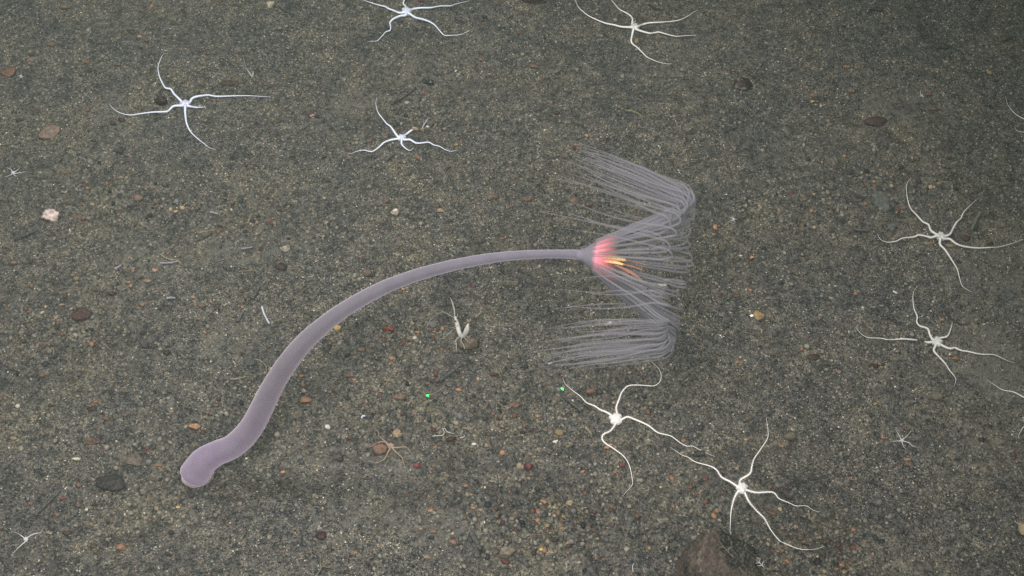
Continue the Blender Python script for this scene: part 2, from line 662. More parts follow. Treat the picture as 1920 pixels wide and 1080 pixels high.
# pale rim where the foot meets the sand
fc = at(368, 887, .010)
fm = mpp(fc)
th = np.linspace(0, 2 * math.pi, 48, endpoint=False)
ringv, ringf = [], []
prof = [(0, .006), (.86, .006), (1.0, .002), (1.03, -.004), (1.0, -.014), (0, -.03)]
rr = 30 * fm * (1 + .05 * np.sin(3 * th + 1) + .03 * np.sin(7 * th))
for (a, z) in prof:
    ringv += [(fc[0] + max(a, .01) * rr[k] * math.cos(th[k]), fc[1] + max(a, .01) * rr[k] * .86 * math.sin(th[k]), fc[2] + z) for k in range(48)]
for i in range(len(prof) - 1):
    for k in range(48):
        a, c = i * 48 + k, i * 48 + (k + 1) % 48
        ringf.append((a, c, c + 48, a + 48))
mesh_obj('foot_rim', ringv, ringf, M_FOOT, hyd, foot_p)
rk = rock(2, rng)
cp = on_floor(394, 893, .006)
mesh_obj('sediment_clump', rk[0] * np.array([9, 9, 9]) * mpp(cp) + cp, rk[1], STONE_MATS['tan'], hyd, foot_p)

# crown frame: axis points away from the stalk, a little down and a little towards the vehicle
C0 = at(1085, 478, .50)
M0 = mpp(C0)
ba, bb = math.radians(5.5), math.radians(9)
AX = RT * math.cos(ba) * math.cos(bb) - UP * math.sin(ba) * math.cos(bb) - FW * math.sin(bb)
E1 = UP - AX * (UP @ AX)
E1 /= np.linalg.norm(E1)
E2 = np.cross(AX, E1)
if E2 @ FW > 0:
    E2 = -E2                                     # towards the vehicle


def crown(s, r, ph):
    return C0 + M0 * (AX * s + (E1 * math.cos(ph) + E2 * math.sin(ph)) * r)


def lathe(prof, seg=40, along=True):
    vs, fs, al = [], [], []
    for i, (s, r) in enumerate(prof):
        for k in range(seg):
            vs.append(crown(s, r, 2 * math.pi * k / seg))
            al.append(i / (len(prof) - 1))
    for i in range(len(prof) - 1):
        for k in range(seg):
            a, c = i * seg + k, i * seg + (k + 1) % seg
            fs.append((a, c, c + seg, a + seg))
    return vs, fs, al


v, f, _ = lathe([(-4, 8.5), (-1, 10), (2, 11), (5, 10.5), (10, 14), (18, 20), (26, 25.5), (34, 30), (42, 34.5)])
mesh_obj('head', v, f, M_HEAD, hyd, foot_p)
prof = [(28 + t * 48, 28.5 + t * 48 * .54) for t in np.linspace(0, 1, 9)]
v, f, al = lathe(prof, 60)
v = np.array(v)
mesh_obj('pink_band', v, f, M_PINK, hyd, foot_p, attr={'along': al})
# mouth lobes and gonophore filaments inside the crown
for (a0, c0, a1, c1, w, dz, mt, nm) in [(1128, 483, 1174, 489, 4.6, 22, M_ORANGE, 'mouth_lobe'), (1130, 490, 1170, 497, 3.4, 20, M_ORANGE, 'mouth_lobe'), (1130, 477, 1163, 481, 3.0, 16, M_SALMON, 'mouth_lobe'),
                                        (1150, 497, 1180, 512, 2.4, 20, M_SALMON, 'gonophore'), (1160, 500, 1196, 519, 2.2, 20, M_SALMON, 'gonophore'), (1166, 496, 1206, 508, 2.0, 22, M_SALMON, 'gonophore'),
                                        (1172, 508, 1204, 527, 2.0, 20, M_SALMON, 'gonophore'), (1158, 508, 1186, 523, 2.0, 24, M_SALMON, 'gonophore'), (1170, 488, 1212, 498, 1.6, 22, M_SALMON, 'gonophore')]:
    A = C0 + M0 * (RT * (a0 - 1085) + UP * (478 - c0) - FW * dz)
    B = C0 + M0 * (RT * (a1 - 1085) + UP * (478 - c1) - FW * (dz - 4))
    t = np.linspace(0, 1, 9)[:, None]
    path = A * (1 - t) + B * t + UP * M0 * 1.5 * np.sin(t * 3.1)
    v, f = tube(path, w * M0 * np.sqrt(np.clip(np.sin(np.linspace(.12, 3.02, 9)), .02, 1)), 8)
    mesh_obj(nm, v, f, mt, hyd, foot_p)

NT = 180
hr = np.random.default_rng(21)
tent_meshes = 0
for i in range(NT):
    ph = 2 * math.pi * (i + hr.uniform(-.3, .3)) / NT
    ph = ph - (.30 if math.cos(ph) > 0 else .38) * math.sin(2 * ph)                 # they crowd towards the upper and lower lobes
    uu, dd = math.cos(ph), math.sin(ph)
    if dd > 0 and -.42 < uu < .15 and i % 4:
        continue
    if abs(uu) < .78 and hr.random() < (.55 if dd > 0 else .5):   # airy between the lobes
        continue
    s_b = 196 + hr.uniform(-18 if uu > -.4 else -7, 7) - 22 * max(dd, 0) * hr.uniform(.6, 1.2) + 4 * max(-dd, 0) - 12 * max(-uu, 0)
    slope = .59 - .075 * max(uu, 0) + .12 * max(-uu, 0) + hr.normal(0, .016)
    pts = []
    for s in (30, 60, 100, 140, s_b - 34, s_b - 14):
        pts.append(crown(s, 28 + (s - 30) * slope + 2.5 * math.sin(s * .05 + i), ph))
    rb = 28 + (s_b - 30) * slope
    R = E1 * uu + E2 * dd
    pb = crown(s_b, rb - 2, ph)
    tight = hr.uniform(.6, 1.8)
    tu = .17 + .25 * uu + hr.normal(0, .02)       # the current drags every tentacle back along the stalk
    tdir = -RT + UP * tu - FW * (.22 * dd)
    side = R * .55 + UP * .40
    side /= np.linalg.norm(side)
    pts.append(pb + M0 * (side * 7 * tight + AX * 4))
    pts.append(pb + M0 * (side * 20 * tight - AX * 3))
    Ls = 120 + 95 * hr.random() ** 1.3; Ls *= (1 - .14 * max(uu, 0)) * (1 - .16 * max(dd, 0) * (i % 2))
    sag = hr.uniform(-9, 9)
    p0 = pb + M0 * (side * 25 * tight - AX * 26)
    for t in (0, .22, .45, .7, 1.0):
        pts.append(p0 + M0 * (tdir * Ls * t - UP * (sag * math.sin(t * math.pi) + (6 if uu < -.3 else 2) * t * t) + FW * 5 * math.sin(t * 4 + i)))
    if hr.random() < .2:                          # hooked tip
        e = pts[-1]
        sg = 1 if hr.random() < (.75 if uu > 0 else .2) else -1
        k = hr.uniform(6, 11)
        pts.append(e + M0 * (-RT * k * .8 + UP * sg * k * .5))
        pts.append(e + M0 * (-RT * k * .7 + UP * sg * k * 1.3))
        pts.append(e + M0 * (RT * k * .4 + UP * sg * k * 1.9))
        pts.append(e + M0 * (RT * k * 1.6 + UP * sg * k * 2.2))
    path = smooth_path(pts, 60)
    t = np.linspace(0, 1, 60)
    rad = np.interp(t, [0, .15, .45, .75, 1], [2.5, 2.7, 2.6, 1.6, .28]) * M0 * hr.uniform(.9, 1.1)
    v, f = tube(path, rad, 7)
    mesh_obj('tentacle', v, f, M_TENT, hyd, foot_p, attr={'along': np.repeat(t, 7)})

# ------------------------------------------------------------------ brittle stars
M_ARM_BLUE = flesh('brittle_star_arm_bluish', (.70, .76, .88), rough=.5, noise=.08, nscale=500)
M_ARM_WHITE = flesh('brittle_star_arm_white', (.80, .78, .74), rough=.5, noise=.08, nscale=500)
M_ARM_DIMMED = flesh('brittle_star_arm_dimmed', (.62, .61, .57), rough=.6, noise=.14, nscale=300)  # white darkened in its colour for stars lying in weaker lamplight
M_ARM_PINK = flesh('brittle_star_arm_pink', (.30, .225, .165), rough=.6, noise=.15, nscale=300)
M_ARM_SMALL = flesh('brittle_star_arm_small', (.52, .52, .54), rough=.6, noise=.1, nscale=400)
M_DISC_LILAC = flesh('brittle_star_disc_lilac', (.50, .47, .62), rough=.5, noise=.12, nscale=220)
M_DISC_BLUE = flesh('brittle_star_disc_blue', (.55, .57, .68), rough=.5, noise=.1, nscale=220)
M_DISC_GREY = flesh('brittle_star_disc_grey', (.50, .52, .50), rough=.5, noise=.15, nscale=220)
M_DISC_WHITE = flesh('brittle_star_disc_white', (.68, .66, .64), rough=.5, noise=.15, nscale=200)
M_DISC_PINK = flesh('brittle_star_disc_pink', (.30, .21, .175), rough=.6, noise=.15, nscale=200)


ARM_PATHS = []


def star(region, scale, centre, arms, rdisc, rarm, m_arm, m_disc, label, spiny=0, lift=0.0, name='brittle_star', buried=(), tipr=.12, group=None):
    x0, y0 = region
    F = lambda q: (x0 + q[0] / scale, y0 + q[1] / scale)
    c = F(centre)
    base = on_floor(*c)
    m = mpp(base)
    rarm *= .86
    rdisc *= 1.22
    root = empty(name, base, label, 'brittle star', group or 'brittle stars on the sand')
    R = rdisc * m
    dirs = []
    for ai, a in enumerate(arms):
        pts = []
        q = [F(p) for p in a]
        L = len(q)
        for k, p in enumerate(q):
            t = k / (L - 1)
            up = .9 * rarm * m * (1 - .6 * t) + .0036 + lift * (1 - t)
            if (ai, k) in buried:
                up = -.012
            if k and k < L - 1 and not buried:
                up += .0022 * math.sin(2.3 * k + ai)
            pts.append(on_floor(p[0], p[1], up))
        ctr = on_floor(*c, .45 * R + .002 + lift)
        d = np.array(pts[0]) - ctr
        dirs.append(math.atan2(d[1], d[0]))
        pts = [ctr + (np.array(pts[0]) - ctr) * .35] + pts
        n = max(24, min(110, int(12 * len(a))))
        path = smooth_path(pts, n)
        tt = np.linspace(0, 1, n)
        rad = rarm * m * np.interp(tt, [0, .12, .35, .7, 1], [1.3, 1.05, .78, .42, tipr])
        rad = rad * (1 + .13 * np.cos(np.arange(n) * math.pi))       # ringed arm plates
        v, f = tube(path, rad, 8)
        ARM_PATHS.append(smooth_path(pts, 140))
        arm = mesh_obj('arm', v, f, m_arm, root, base)
        if spiny:
            sv, sf = [], []
            tan = np.gradient(path, axis=0)
            for k in range(2, int(n * .42)):
                tk = tan[k] / (np.linalg.norm(tan[k]) + 1e-9)
                sd = np.cross(tk, (0, 0, 1))
                sd /= np.linalg.norm(sd) + 1e-9
                for s in (-1, 1):
                    ln = rad[k] * spiny * random.uniform(1.1, 1.7) * (1 - .5 * tt[k])
                    tip = path[k] + sd * s * (rad[k] + ln) + tk * ln * .45 + np.array([0, 0, ln * .25])
                    o = path[k] + sd * s * rad[k] * .8
                    w = .09 * rarm * m
                    n0 = len(sv)
                    sv += [o + tk * w, o - tk * w, o + np.array([0, 0, w]), tip]
                    sf += [(n0, n0 + 1, n0 + 3), (n0 + 1, n0 + 2, n0 + 3), (n0 + 2, n0, n0 + 3)]
            mesh_obj('spine_fringe', sv, sf, m_arm, arm, None, smooth=False).data.transform(__import__('mathutils').Matrix.Translation(-Vector(base)))
    # disc: low dome whose lobes bulge between the arms
    seg, vs, fs = 40, [], []
    prof = [(1.0, -.15), (1.04, .12), (.95, .36), (.72, .56), (.4, .64), (.12, .62)]
    for (rr_, z_) in prof:
        for k in range(seg):
            a = 2 * math.pi * k / seg
            dm = min(abs((a - q + math.pi) % (2 * math.pi) - math.pi) for q in dirs) if dirs else .5
            bulge = 1.0 + .16 * math.cos(dm * 5) * -1 if rdisc > 4 else 1.0
            w = rr_ * R * (bulge if rr_ > .5 else 1)
            vs.append((base[0] + w * math.cos(a), base[1] + w * math.sin(a), base[2] + .002 + lift + z_ * R * (1 + .05 * math.cos(5 * a))))
    for i in range(len(prof) - 1):
        for k in range(seg):
            a, b_ = i * seg + k, i * seg + (k + 1) % seg
            fs.append((a, b_, b_ + seg, a + seg))
    fs.append(tuple(range((len(prof) - 1) * seg, len(prof) * seg)))
    mesh_obj('disc', vs, fs, m_disc, root, base)
    return root


star((660, 0), 8, (820, 182), [
    [(770, 190), (700, 190), (640, 165), (540, 125), (500, 100), (400, 75), (300, 45), (180, 5), (100, -30)],
    [(795, 130), (808, 98), (770, 55), (785, 0), (800, -60), (790, -120)],
    [(865, 155), (940, 130), (1050, 118), (1180, 115), (1330, 90), (1470, 88), (1560, 60), (1760, 12)],
    [(870, 210), (950, 262), (1060, 290), (1160, 325), (1240, 375), (1310, 455), (1370, 520), (1420, 533), (1620, 520), (1700, 490), (1770, 455)],
    [(800, 230), (720, 240), (620, 285), (570, 340), (580, 400), (570, 455), (510, 478), (460, 530), (380, 610), (310, 618), (230, 622)]],
    7.6, 2.3, M_ARM_BLUE, M_DISC_BLUE, 'bluish white brittle star with one arm cut by the top picture edge')
star((1070, 0), 7.385, (885, 382), [
    [(830, 378), (700, 370), (600, 345), (480, 320), (340, 265), (220, 200), (110, 100), (65, 0), (50, -60)],
    [(850, 345), (857, 270), (830, 220), (760, 175), (670, 125), (620, 65), (565, 0), (530, -50)],
    [(925, 370), (1010, 335), (1110, 315), (1250, 308), (1400, 295), (1500, 278), (1600, 235), (1700, 170), (1760, 140)],
    [(920, 410), (990, 435), (1090, 460), (1150, 455), (1220, 445), (1300, 465), (1400, 492), (1480, 503), (1600, 492), (1740, 487)],
    [(870, 410), (850, 490), (840, 560), (855, 605), (930, 665), (1000, 735), (1060, 790), (1150, 835), (1250, 868), (1340, 882), (1400, 885)]],
    6.6, 2.1, M_ARM_WHITE, M_DISC_GREY, 'greenish white brittle star at the edge of a smooth silt patch, top')
star((180, 90), 5.4, (905, 577), [
    [(870, 545), (830, 505), (790, 465), (755, 415), (705, 405), (675, 360), (640, 280), (628, 200), (640, 150), (665, 90), (690, 50)],
    [(860, 583), (785, 590), (740, 630), (705, 645), (570, 650), (450, 665), (340, 678), (240, 655), (170, 610), (135, 565)],
    [(950, 550), (975, 510), (1020, 492), (1060, 485), (1130, 477), (1170, 482), (1230, 490), (1400, 485), (1540, 483), (1640, 488), (1770, 495)],
    [(955, 592), (1000, 600), (1060, 600), (1120, 597)],
    [(903, 610), (905, 680), (920, 770), (960, 850), (1020, 910), (1090, 965), (1150, 1010), (1210, 1030)]],
    8.0, 2.35, M_ARM_BLUE, M_DISC_LILAC, 'white brittle star with lilac disc and one short blunt arm, by round brown stone')
star((640, 170), 8, (905, 720), [
    [(850, 690), (810, 640), (770, 580), (735, 535), (680, 495), (620, 420), (555, 335), (525, 240), (518, 170), (532, 105)],
    [(860, 720), (740, 740), (640, 780), (560, 850), (480, 905), (430, 912), (340, 893), (250, 905), (160, 938), (100, 942)],
    [(930, 680), (980, 650), (1060, 592), (1140, 600), (1205, 575), (1240, 510), (1310, 405)],
    [(950, 735), (1030, 735), (1080, 765), (1130, 788), (1220, 783), (1310, 775), (1390, 815), (1470, 835), (1560, 885), (1640, 910), (1700, 900), (1745, 882)],
    [(905, 750), (905, 800), (945, 850), (1000, 890), (1040, 893), (1070, 870), (1082, 845)]],
    6.4, 2.2, M_ARM_BLUE, M_DISC_BLUE, 'white brittle star with one arm hidden under two pale tan stones', buried={(2, 3)})
star((1630, 320), 4.5, (600, 560), [
    [(570, 540), (520, 505), (498, 455), (450, 430), (400, 375), (350, 320), (325, 250), (313, 160), (322, 100), (355, 60)],
    [(570, 550), (520, 565), (490, 557), (420, 543), (370, 560), (280, 570), (220, 597), (140, 602), (90, 575), (65, 530)],
    [(635, 553), (680, 535), (710, 480), (740, 430), (770, 405), (800, 345), (850, 295), (905, 240)],
    [(630, 575), (680, 578), (730, 615), (790, 637), (900, 652), (1020, 648), (1100, 642), (1200, 615), (1300, 578)],
    [(597, 590), (598, 625), (640, 670), (690, 745), (740, 830), (765, 920), (790, 980), (860, 1020)]],
    7.4, 2.4, M_ARM_DIMMED, M_DISC_GREY, 'greyish white brittle star with five long arms beside the bluish jelly patch')
star((1590, 530), 5.4, (900, 605), [
    [(860, 580), (830, 530), (805, 465), (730, 440), (697, 400), (700, 340), (668, 260), (657, 150), (670, 80), (705, 35)],
    [(860, 600), (810, 605), (740, 590), (668, 578), (560, 570), (470, 575), (390, 575), (330, 562), (200, 555), (130, 515), (90, 460), (97, 430)],
    [(930, 590), (935, 560), (990, 550), (1020, 520), (1045, 450), (1058, 392)],
    [(945, 630), (990, 655), (1040, 667), (1080, 660), (1150, 687), (1220, 698), (1340, 723), (1480, 730), (1570, 770), (1640, 800), (1690, 808)],
    [(885, 640), (870, 690), (920, 750), (985, 820), (1030, 890), (1090, 970), (1078, 1050)]],
    8.0, 2.4, M_ARM_DIMMED, M_DISC_GREY, 'greyish white brittle star partly buried in silt, one arm interrupted by sand', buried={(1, 2)})
star((1040, 670), 4, (458, 467), [
    [(420, 430), (380, 408), (340, 392), (300, 365), (240, 340), (190, 290), (130, 245), (80, 200), (60, 155)],
    [(468, 425), (462, 375), (485, 310), (505, 260), (550, 215), (620, 208), (690, 212), (750, 212), (790, 180), (798, 130), (775, 80), (720, 28)],
    [(495, 470), (545, 447), (600, 465), (700, 510), (775, 565), (870, 590), (940, 640), (990, 665), (1040, 668), (1110, 705), (1200, 745)],
    [(455, 500), (420, 550), (370, 575), (355, 605), (375, 640), (450, 690), (520, 745), (560, 810), (580, 900), (582, 955), (540, 1005), (510, 1040)]],
    9.6, 1.9, M_ARM_WHITE, M_DISC_WHITE, 'white brittle star with only four arms and bristly spines, just below the tentacle crown', spiny=1.5)
star((1240, 770), 3.856, (582, 565), [
    [(545, 545), (500, 515), (435, 480), (400, 430), (350, 400), (250, 372), (190, 335), (150, 320), (65, 265)],
    [(572, 530), (572, 500), (640, 455), (655, 400), (670, 350), (710, 290), (765, 205), (772, 150), (757, 40)],
    [(620, 575), (690, 592), (805, 590), (850, 635), (920, 665), (975, 688), (1045, 688), (1090, 715), (1130, 732), (1150, 728)],
    [(603, 595), (635, 660), (690, 725), (745, 780), (790, 860), (850, 935), (890, 958), (980, 995), (1050, 1005), (1120, 1000), (1180, 980)],
    [(550, 590), (525, 640), (505, 720), (500, 800), (498, 885), (512, 893)]],
    8.6, 2.05, M_ARM_WHITE, M_DISC_WHITE, 'white brittle star with bristly arms, one arm touching the dark boulder', spiny=1.5)
star((660, 780), 8.307, (605, 475), [
    [(550, 430), (490, 375), (420, 310), (410, 250), (370, 210), (320, 155)],
    [(560, 450), (520, 408), (470, 403), (420, 408), (365, 432), (310, 470), (215, 472), (155, 515)],
    [(590, 510), (550, 590), (520, 650), (460, 700), (380, 728), (280, 705), (170, 708)],
    [(640, 510), (690, 570), (780, 650), (805, 730), (835, 820), (848, 930), (855, 1000)],
    [(650, 490), (720, 490), (830, 482), (880, 520), (930, 585), (1000, 560), (1065, 555)]],
    4.8, 1.5, M_ARM_PINK, M_DISC_PINK, 'small pinkish tan brittle star clasping a round brown stone', spiny=1.4)
SM = dict(name='brittle_star', group='small brittle stars')
star((0, 0), 3, (75, 975), [[(68, 962), (55, 948), (30, 942)], [(85, 965), (100, 955), (116, 935)], [(90, 975), (120, 970), (155, 965)], [(62, 983), (45, 990), (20, 998)], [(80, 985), (92, 992), (102, 984)]],
     2.6, .95, M_ARM_SMALL, M_DISC_LILAC, 'small lilac white brittle star at the picture edge above the pinkish sponge', **SM)
star((0, 0), 3, (118, 432), [[(110, 428), (96, 426)], [(120, 422), (122, 412)], [(128, 430), (140, 432)], [(124, 438), (132, 446)], [(112, 438), (104, 444)]],
     1.7, .7, M_ARM_SMALL, M_DISC_BLUE, 'tiny white brittle star beside a flat dull red stone', **SM)
star((0, 720), 3, (148, 876), [[(138, 868), (115, 850), (95, 838), (62, 830)], [(158, 862), (185, 845), (210, 838), (236, 840)], [(160, 860), (200, 842), (230, 834), (240, 812)], [(140, 888), (110, 915), (80, 945), (62, 968)], [(152, 886), (156, 894)]],
     3.4, 1.2, M_ARM_SMALL, M_DISC_GREY, 'small three-rayed looking grey brittle star in the lower corner by grey gravel', **SM)
star((1280, 720), 3, (1232, 318), [[(1226, 305), (1215, 285), (1203, 265), (1198, 245)], [(1242, 308), (1260, 295), (1285, 265)], [(1222, 320), (1195, 321), (1165, 322)], [(1235, 330), (1242, 350), (1260, 372)], [(1245, 322), (1270, 330), (1300, 352), (1340, 355)]],
     2.7, 1.0, M_ARM_SMALL, M_DISC_GREY, 'small pale brittle star alone on open sand between gravel patches', **SM)
star((1280, 360), 3, (285, 155), [[(278, 148), (258, 138)], [(285, 145), (272, 133)], [(295, 152), (308, 158)], [(290, 163), (298, 173)], [(278, 160), (262, 158)]],
     1.8, .8, M_ARM_SMALL, M_DISC_GREY, 'tiny white brittle star beside the tips of the tentacle crown', **SM)
star((1280, 360), 3, (1012, 652), [[(1005, 650), (998, 646)], [(1012, 645), (1014, 634)], [(1020, 650), (1030, 656)], [(1016, 660), (1022, 668)], [(1008, 658), (1000, 664)]],
     1.6, .65, M_ARM_SMALL, M_DISC_GREY, 'tiny white brittle star above the arm broken by sand', **SM)
star((1000, 520), 6, (862, 516), [[(850, 508), (830, 500), (808, 486)], [(880, 512), (895, 498), (910, 484)], [(850, 522), (820, 516), (800, 532)], [(872, 525), (890, 530)]],
     2.6, 1.0, M_ARM_SMALL, M_DISC_BLUE, 'tiny blue-white brittle star behind an orange pebble under the trailing tentacles', **SM)
star((1280, 0), 3, (1345, 541), [[(1340, 530), (1336, 515), (1341, 500)], [(1335, 540), (1328, 545)], [(1352, 545), (1358, 554)]],
     1.6, .8, M_ARM_SMALL, M_DISC_GREY, 'tiny white brittle star on dark gravel above the big maroon oval stone', **SM)
star((0, 0), 1, (1968, 772), [[(1955, 765), (1935, 752), (1920, 745), (1900, 735), (1880, 731), (1865, 722), (1851, 712)], [(1957, 782), (1940, 792), (1920, 800), (1911, 814), (1909, 822)], [(1980, 775), (2010, 790), (2040, 780)], [(1972, 762), (1990, 730), (1985, 700)], [(1972, 785), (1985, 820), (1980, 850)]],
     7.5, 2.2, M_ARM_DIMMED, M_DISC_PINK, 'pale pinkish brittle star of which only two arm tips reach in, below the silt patch')
star((0, 0), 1, (1966, 243), [[(1955, 237), (1940, 230), (1920, 223), (1903, 213), (1890, 197), (1885, 180)], [(1956, 247), (1940, 250), (1920, 248), (1907, 245), (1902, 237)], [(1978, 240), (2010, 225)], [(1968, 233), (1975, 200)], [(1970, 253), (1990, 280)]],
     6.5, 1.5, M_ARM_DIMMED, M_DISC_GREY, 'dim white brittle star of which two thin arms reach in from the dark upper edge')
star((0, 0), 1, (1668, -34), [[(1662, -26), (1650, -12), (1641, 0), (1637, 5), (1628, 7)], [(1678, -32), (1710, -25)], [(1660, -38), (1630, -50)], [(1672, -44), (1690, -70)], [(1666, -44), (1650, -70)]],
     6.5, 1.5, M_ARM_DIMMED, M_DISC_GREY, 'white brittle star with one arm tip showing above a dark gravel mound')


# ------------------------------------------------------------------ shrimps
M_SHRIMP = flesh('shrimp_shell', (.46, .45, .42), rough=.4, noise=.14, nscale=260)
M_SHRIMP_PALE = flesh('shrimp_limb', (.40, .39, .36), alpha=.75, rough=.5)
M_SHRIMP_CLEAR = flesh('shrimp_clear', (.36, .38, .36), alpha=.6, rough=.4)
M_EYE = flesh('shrimp_eye', (.008, .008, .01), rough=.2)


def thread(name, px, rad_px, mat, parent=None, base=None, lifts=None, n=None, tip=.5, sides=6):
    pts = []
    for k, p in enumerate(px):
        lf = lifts[k] if lifts is not None else .004
        pts.append(on_floor(p[0], p[1], lf))
    m = mpp(pts[0])
    n = n or max(8, 6 * len(px))
    path = smooth_path(pts, n)
    r = np.interp(np.linspace(0, 1, n), np.linspace(0, 1, len(rad_px)), rad_px) * m if hasattr(rad_px, '__len__') else np.linspace(1, tip, n) * rad_px * m
    v, f = tube(path, r, sides)
    return mesh_obj(name, v, f, mat, parent, base if base is not None else (None if parent is not None else pts[0]))


def ZZ(x0, y0, s, pts):
    return [(x0 + a / s, y0 + c / s) for a, c in pts]


sb = on_floor(868, 628)
shr = empty('shrimp', sb, 'white shrimp with upturned tail standing on a square brown stone', 'shrimp')
q = lambda pts: ZZ(780, 540, 7.714, pts)
thread('carapace', q([(560, 405), (575, 450), (588, 490), (600, 540), (612, 590), (624, 640), (640, 672)]), [1.3, 2.8, 3.9, 4.5, 4.6, 4.3, 4.0], M_SHRIMP, shr, sb, [.052, .05, .048, .046, .044, .042, .041], 26, sides=12)
thread('abdomen', q([(632, 660), (650, 690), (680, 695), (702, 672), (722, 635), (742, 580), (755, 510)]), [4.0, 4.2, 4.3, 4.7, 5.0, 4.0, .7], M_SHRIMP, shr, sb, [.041, .036, .036, .042, .05, .058, .066], 26, sides=12)
for k, (a, c) in enumerate([(655, 716), (678, 714), (700, 700)]):
    thread('swimmeret', q([(a, c - 12), (a + 3, c + 6)]), 1.5, M_SHRIMP, shr, sb, [.034, .03], 6)
thread('antennal_scale', q([(560, 415), (555, 330), (535, 240), (515, 180), (495, 140)]), [1.2, 1.5, 1.7, 1.5, .6], M_SHRIMP_PALE, shr, sb, [.052, .056, .06, .062, .064], 16)
thread('rostrum', q([(580, 450), (595, 405), (608, 360)]), 1.0, M_SHRIMP_PALE, shr, sb, [.052, .055, .058], 8, .3)
for a in ([(550, 430), (470, 385), (385, 345), (300, 390), (230, 440), (180, 510), (150, 575)], [(570, 585), (530, 600), (470, 660), (380, 730), (300, 712)], [(570, 560), (500, 580), (440, 545)]):
    thread('antenna', q(a), .75, M_SHRIMP_PALE, shr, sb, np.linspace(.05, .012, len(a)), None, .4)
for a in ([(630, 705), (575, 758), (585, 820), (582, 900)], [(660, 712), (652, 765), (690, 830), (705, 882)], [(695, 712), (740, 760), (785, 805)], [(715, 690), (770, 715), (785, 680)]):
    thread('leg', q(a), 1.0, M_SHRIMP_PALE, shr, sb, np.linspace(.036, .026, len(a)), None, .6)
ep = on_floor(*q([(574, 480)])[0], .062)
mesh_obj('eye', ICO[2][0] * 1.6 * mpp(ep) + ep, ICO[2][1], M_EYE, shr, sb)

sb2 = on_floor(474, 143)
sh2 = empty('shrimp', sb2, 'small see-through grey shrimp near the dark maroon flat stone', 'shrimp')
q = lambda pts: ZZ(180, 90, 5.4, pts)
thread('body', q([(1535, 225), (1555, 255), (1575, 285), (1585, 300)]), [1.2, 1.9, 2.0, 1.4], M_SHRIMP_CLEAR, sh2, sb2, [.014, .014, .013, .012], 16, sides=10)
thread('tail', q([(1582, 300), (1590, 265), (1594, 235)]), [1.4, 2.2, .8], M_SHRIMP_CLEAR, sh2, sb2, [.012, .018, .022], 12, sides=8)
thread('antenna', q([(1540, 232), (1515, 180), (1490, 95)]), .6, M_SHRIMP_CLEAR, sh2, sb2, [.014, .012, .008])
thread('antenna', q([(1540, 232), (1500, 195), (1470, 180)]), .6, M_SHRIMP_CLEAR, sh2, sb2, [.014, .012, .008])
for a in ([(1578, 300), (1560, 320)], [(1584, 302), (1604, 338)]):
    thread('leg', q(a), .7, M_SHRIMP_CLEAR, sh2, sb2, [.01, .003])

# ------------------------------------------------------------------ boulders
M_BOULDER = stone_material('boulder_dark', (.09, .062, .053), .85, .7, patch=(.020, .017, .018), pscale=9, plo=.47)
M_BROCK = stone_material('rock_red', (.15, .068, .056), .2, .6)


def stone(px, py, w, h, kind, label, cat='stone', name='stone', group=None, mat=None, seed=0, flat=.6, bury=.12, turn=None, sub=None, angular=.95, cuts=11):
    p = on_floor(px, py)
    m = mpp(p)
    r = np.random.default_rng(int(px * 7 + py * 13 + seed))
    sub = sub or (1 if max(w, h) < 11 else 2 if max(w, h) < 26 else 3)
    v, f = rock(sub, r, angular, cuts)
    if turn is None:
        turn = r.uniform(0, 6.28)
    v = rotz(v, turn)
    ext = np.abs(v).max(0)
    hz = flat * min(w, h) * m
    dy = max(h * m - hz * .45, h * m * .6) * 1.12
    v = v / ext * np.array([w * m, dy, hz]) * .5
    v[:, 2] += hz * (.5 - bury)
    me_o = mesh_obj(name, v + p, f, mat or STONE_MATS[kind], None, p, smooth=sub > 1)
    return tag(me_o, label, cat, group)


def custom_boulder():
    # outline of the crag: apex, steep pale flank, long dark shoulder, foot below the picture edge
    p = on_floor(1366, 1092)
    m = mpp(p)
    v, f = rock(5, np.random.default_rng(14), 1.0, 8)
    w, d, hz = 222 * m, 190 * m, .185
    v = v * np.array([w, d, hz * 2]) * .5
    tz = np.clip(v[:, 2] / hz, -1, 1)
    pin = 1 - .60 * np.clip(tz, 0, 1)
    v[:, 0] = v[:, 0] * pin - np.clip(tz, 0, 1) * 28 * m
    v[:, 1] = v[:, 1] * pin + np.clip(tz, 0, 1) * 4 * m
    nz = fbm(v[:, 0] + 5, v[:, 1] + v[:, 2] * 1.3, 26, 5, .62) - .5
    v += v / (np.linalg.norm(v, axis=1)[:, None]) * (nz * .022)[:, None]
    o = mesh_obj('boulder', v + p - np.array([0, 0, .012]), f, M_BOULDER, None, p)
    return tag(o, 'large dark maroon boulder with pale silt crust at the bottom picture edge', 'boulder')


custom_boulder()
stone(1001, 5, 50, 34, 'brown', 'red-brown rock half cut off by the top edge', 'rock', 'rock', None, M_BROCK, flat=.9)
stone(880, 647, 46, 46, 'brown', 'square brown stone under the white shrimp', 'stone', 'stone', None, stone_material('stone_shrimp', (.135, .098, .072), .5, .75), flat=.62, turn=.5)
stone(1916, 992, 26, 40, 'tan', 'tan rock cut off by the picture edge, on bare sand', 'rock', 'rock', None, None, flat=.7)
stone(1391, 160, 38, 42, 'maroon', 'dark maroon stone flecked with white, largest in the upper dim sand', 'stone', 'stone', None, stone_material('stone_flecked', (.024, .010, .012), .1, .4, patch=(.09, .08, .075)), flat=.5)
stone(1641, 231, 44, 28, 'maroon', 'smooth dark maroon oval stone beside a silt hollow', 'stone', 'stone', None, stone_material('stone_oval', (.040, .020, .020), .2, .6), flat=.5, turn=0, angular=.4, cuts=4)
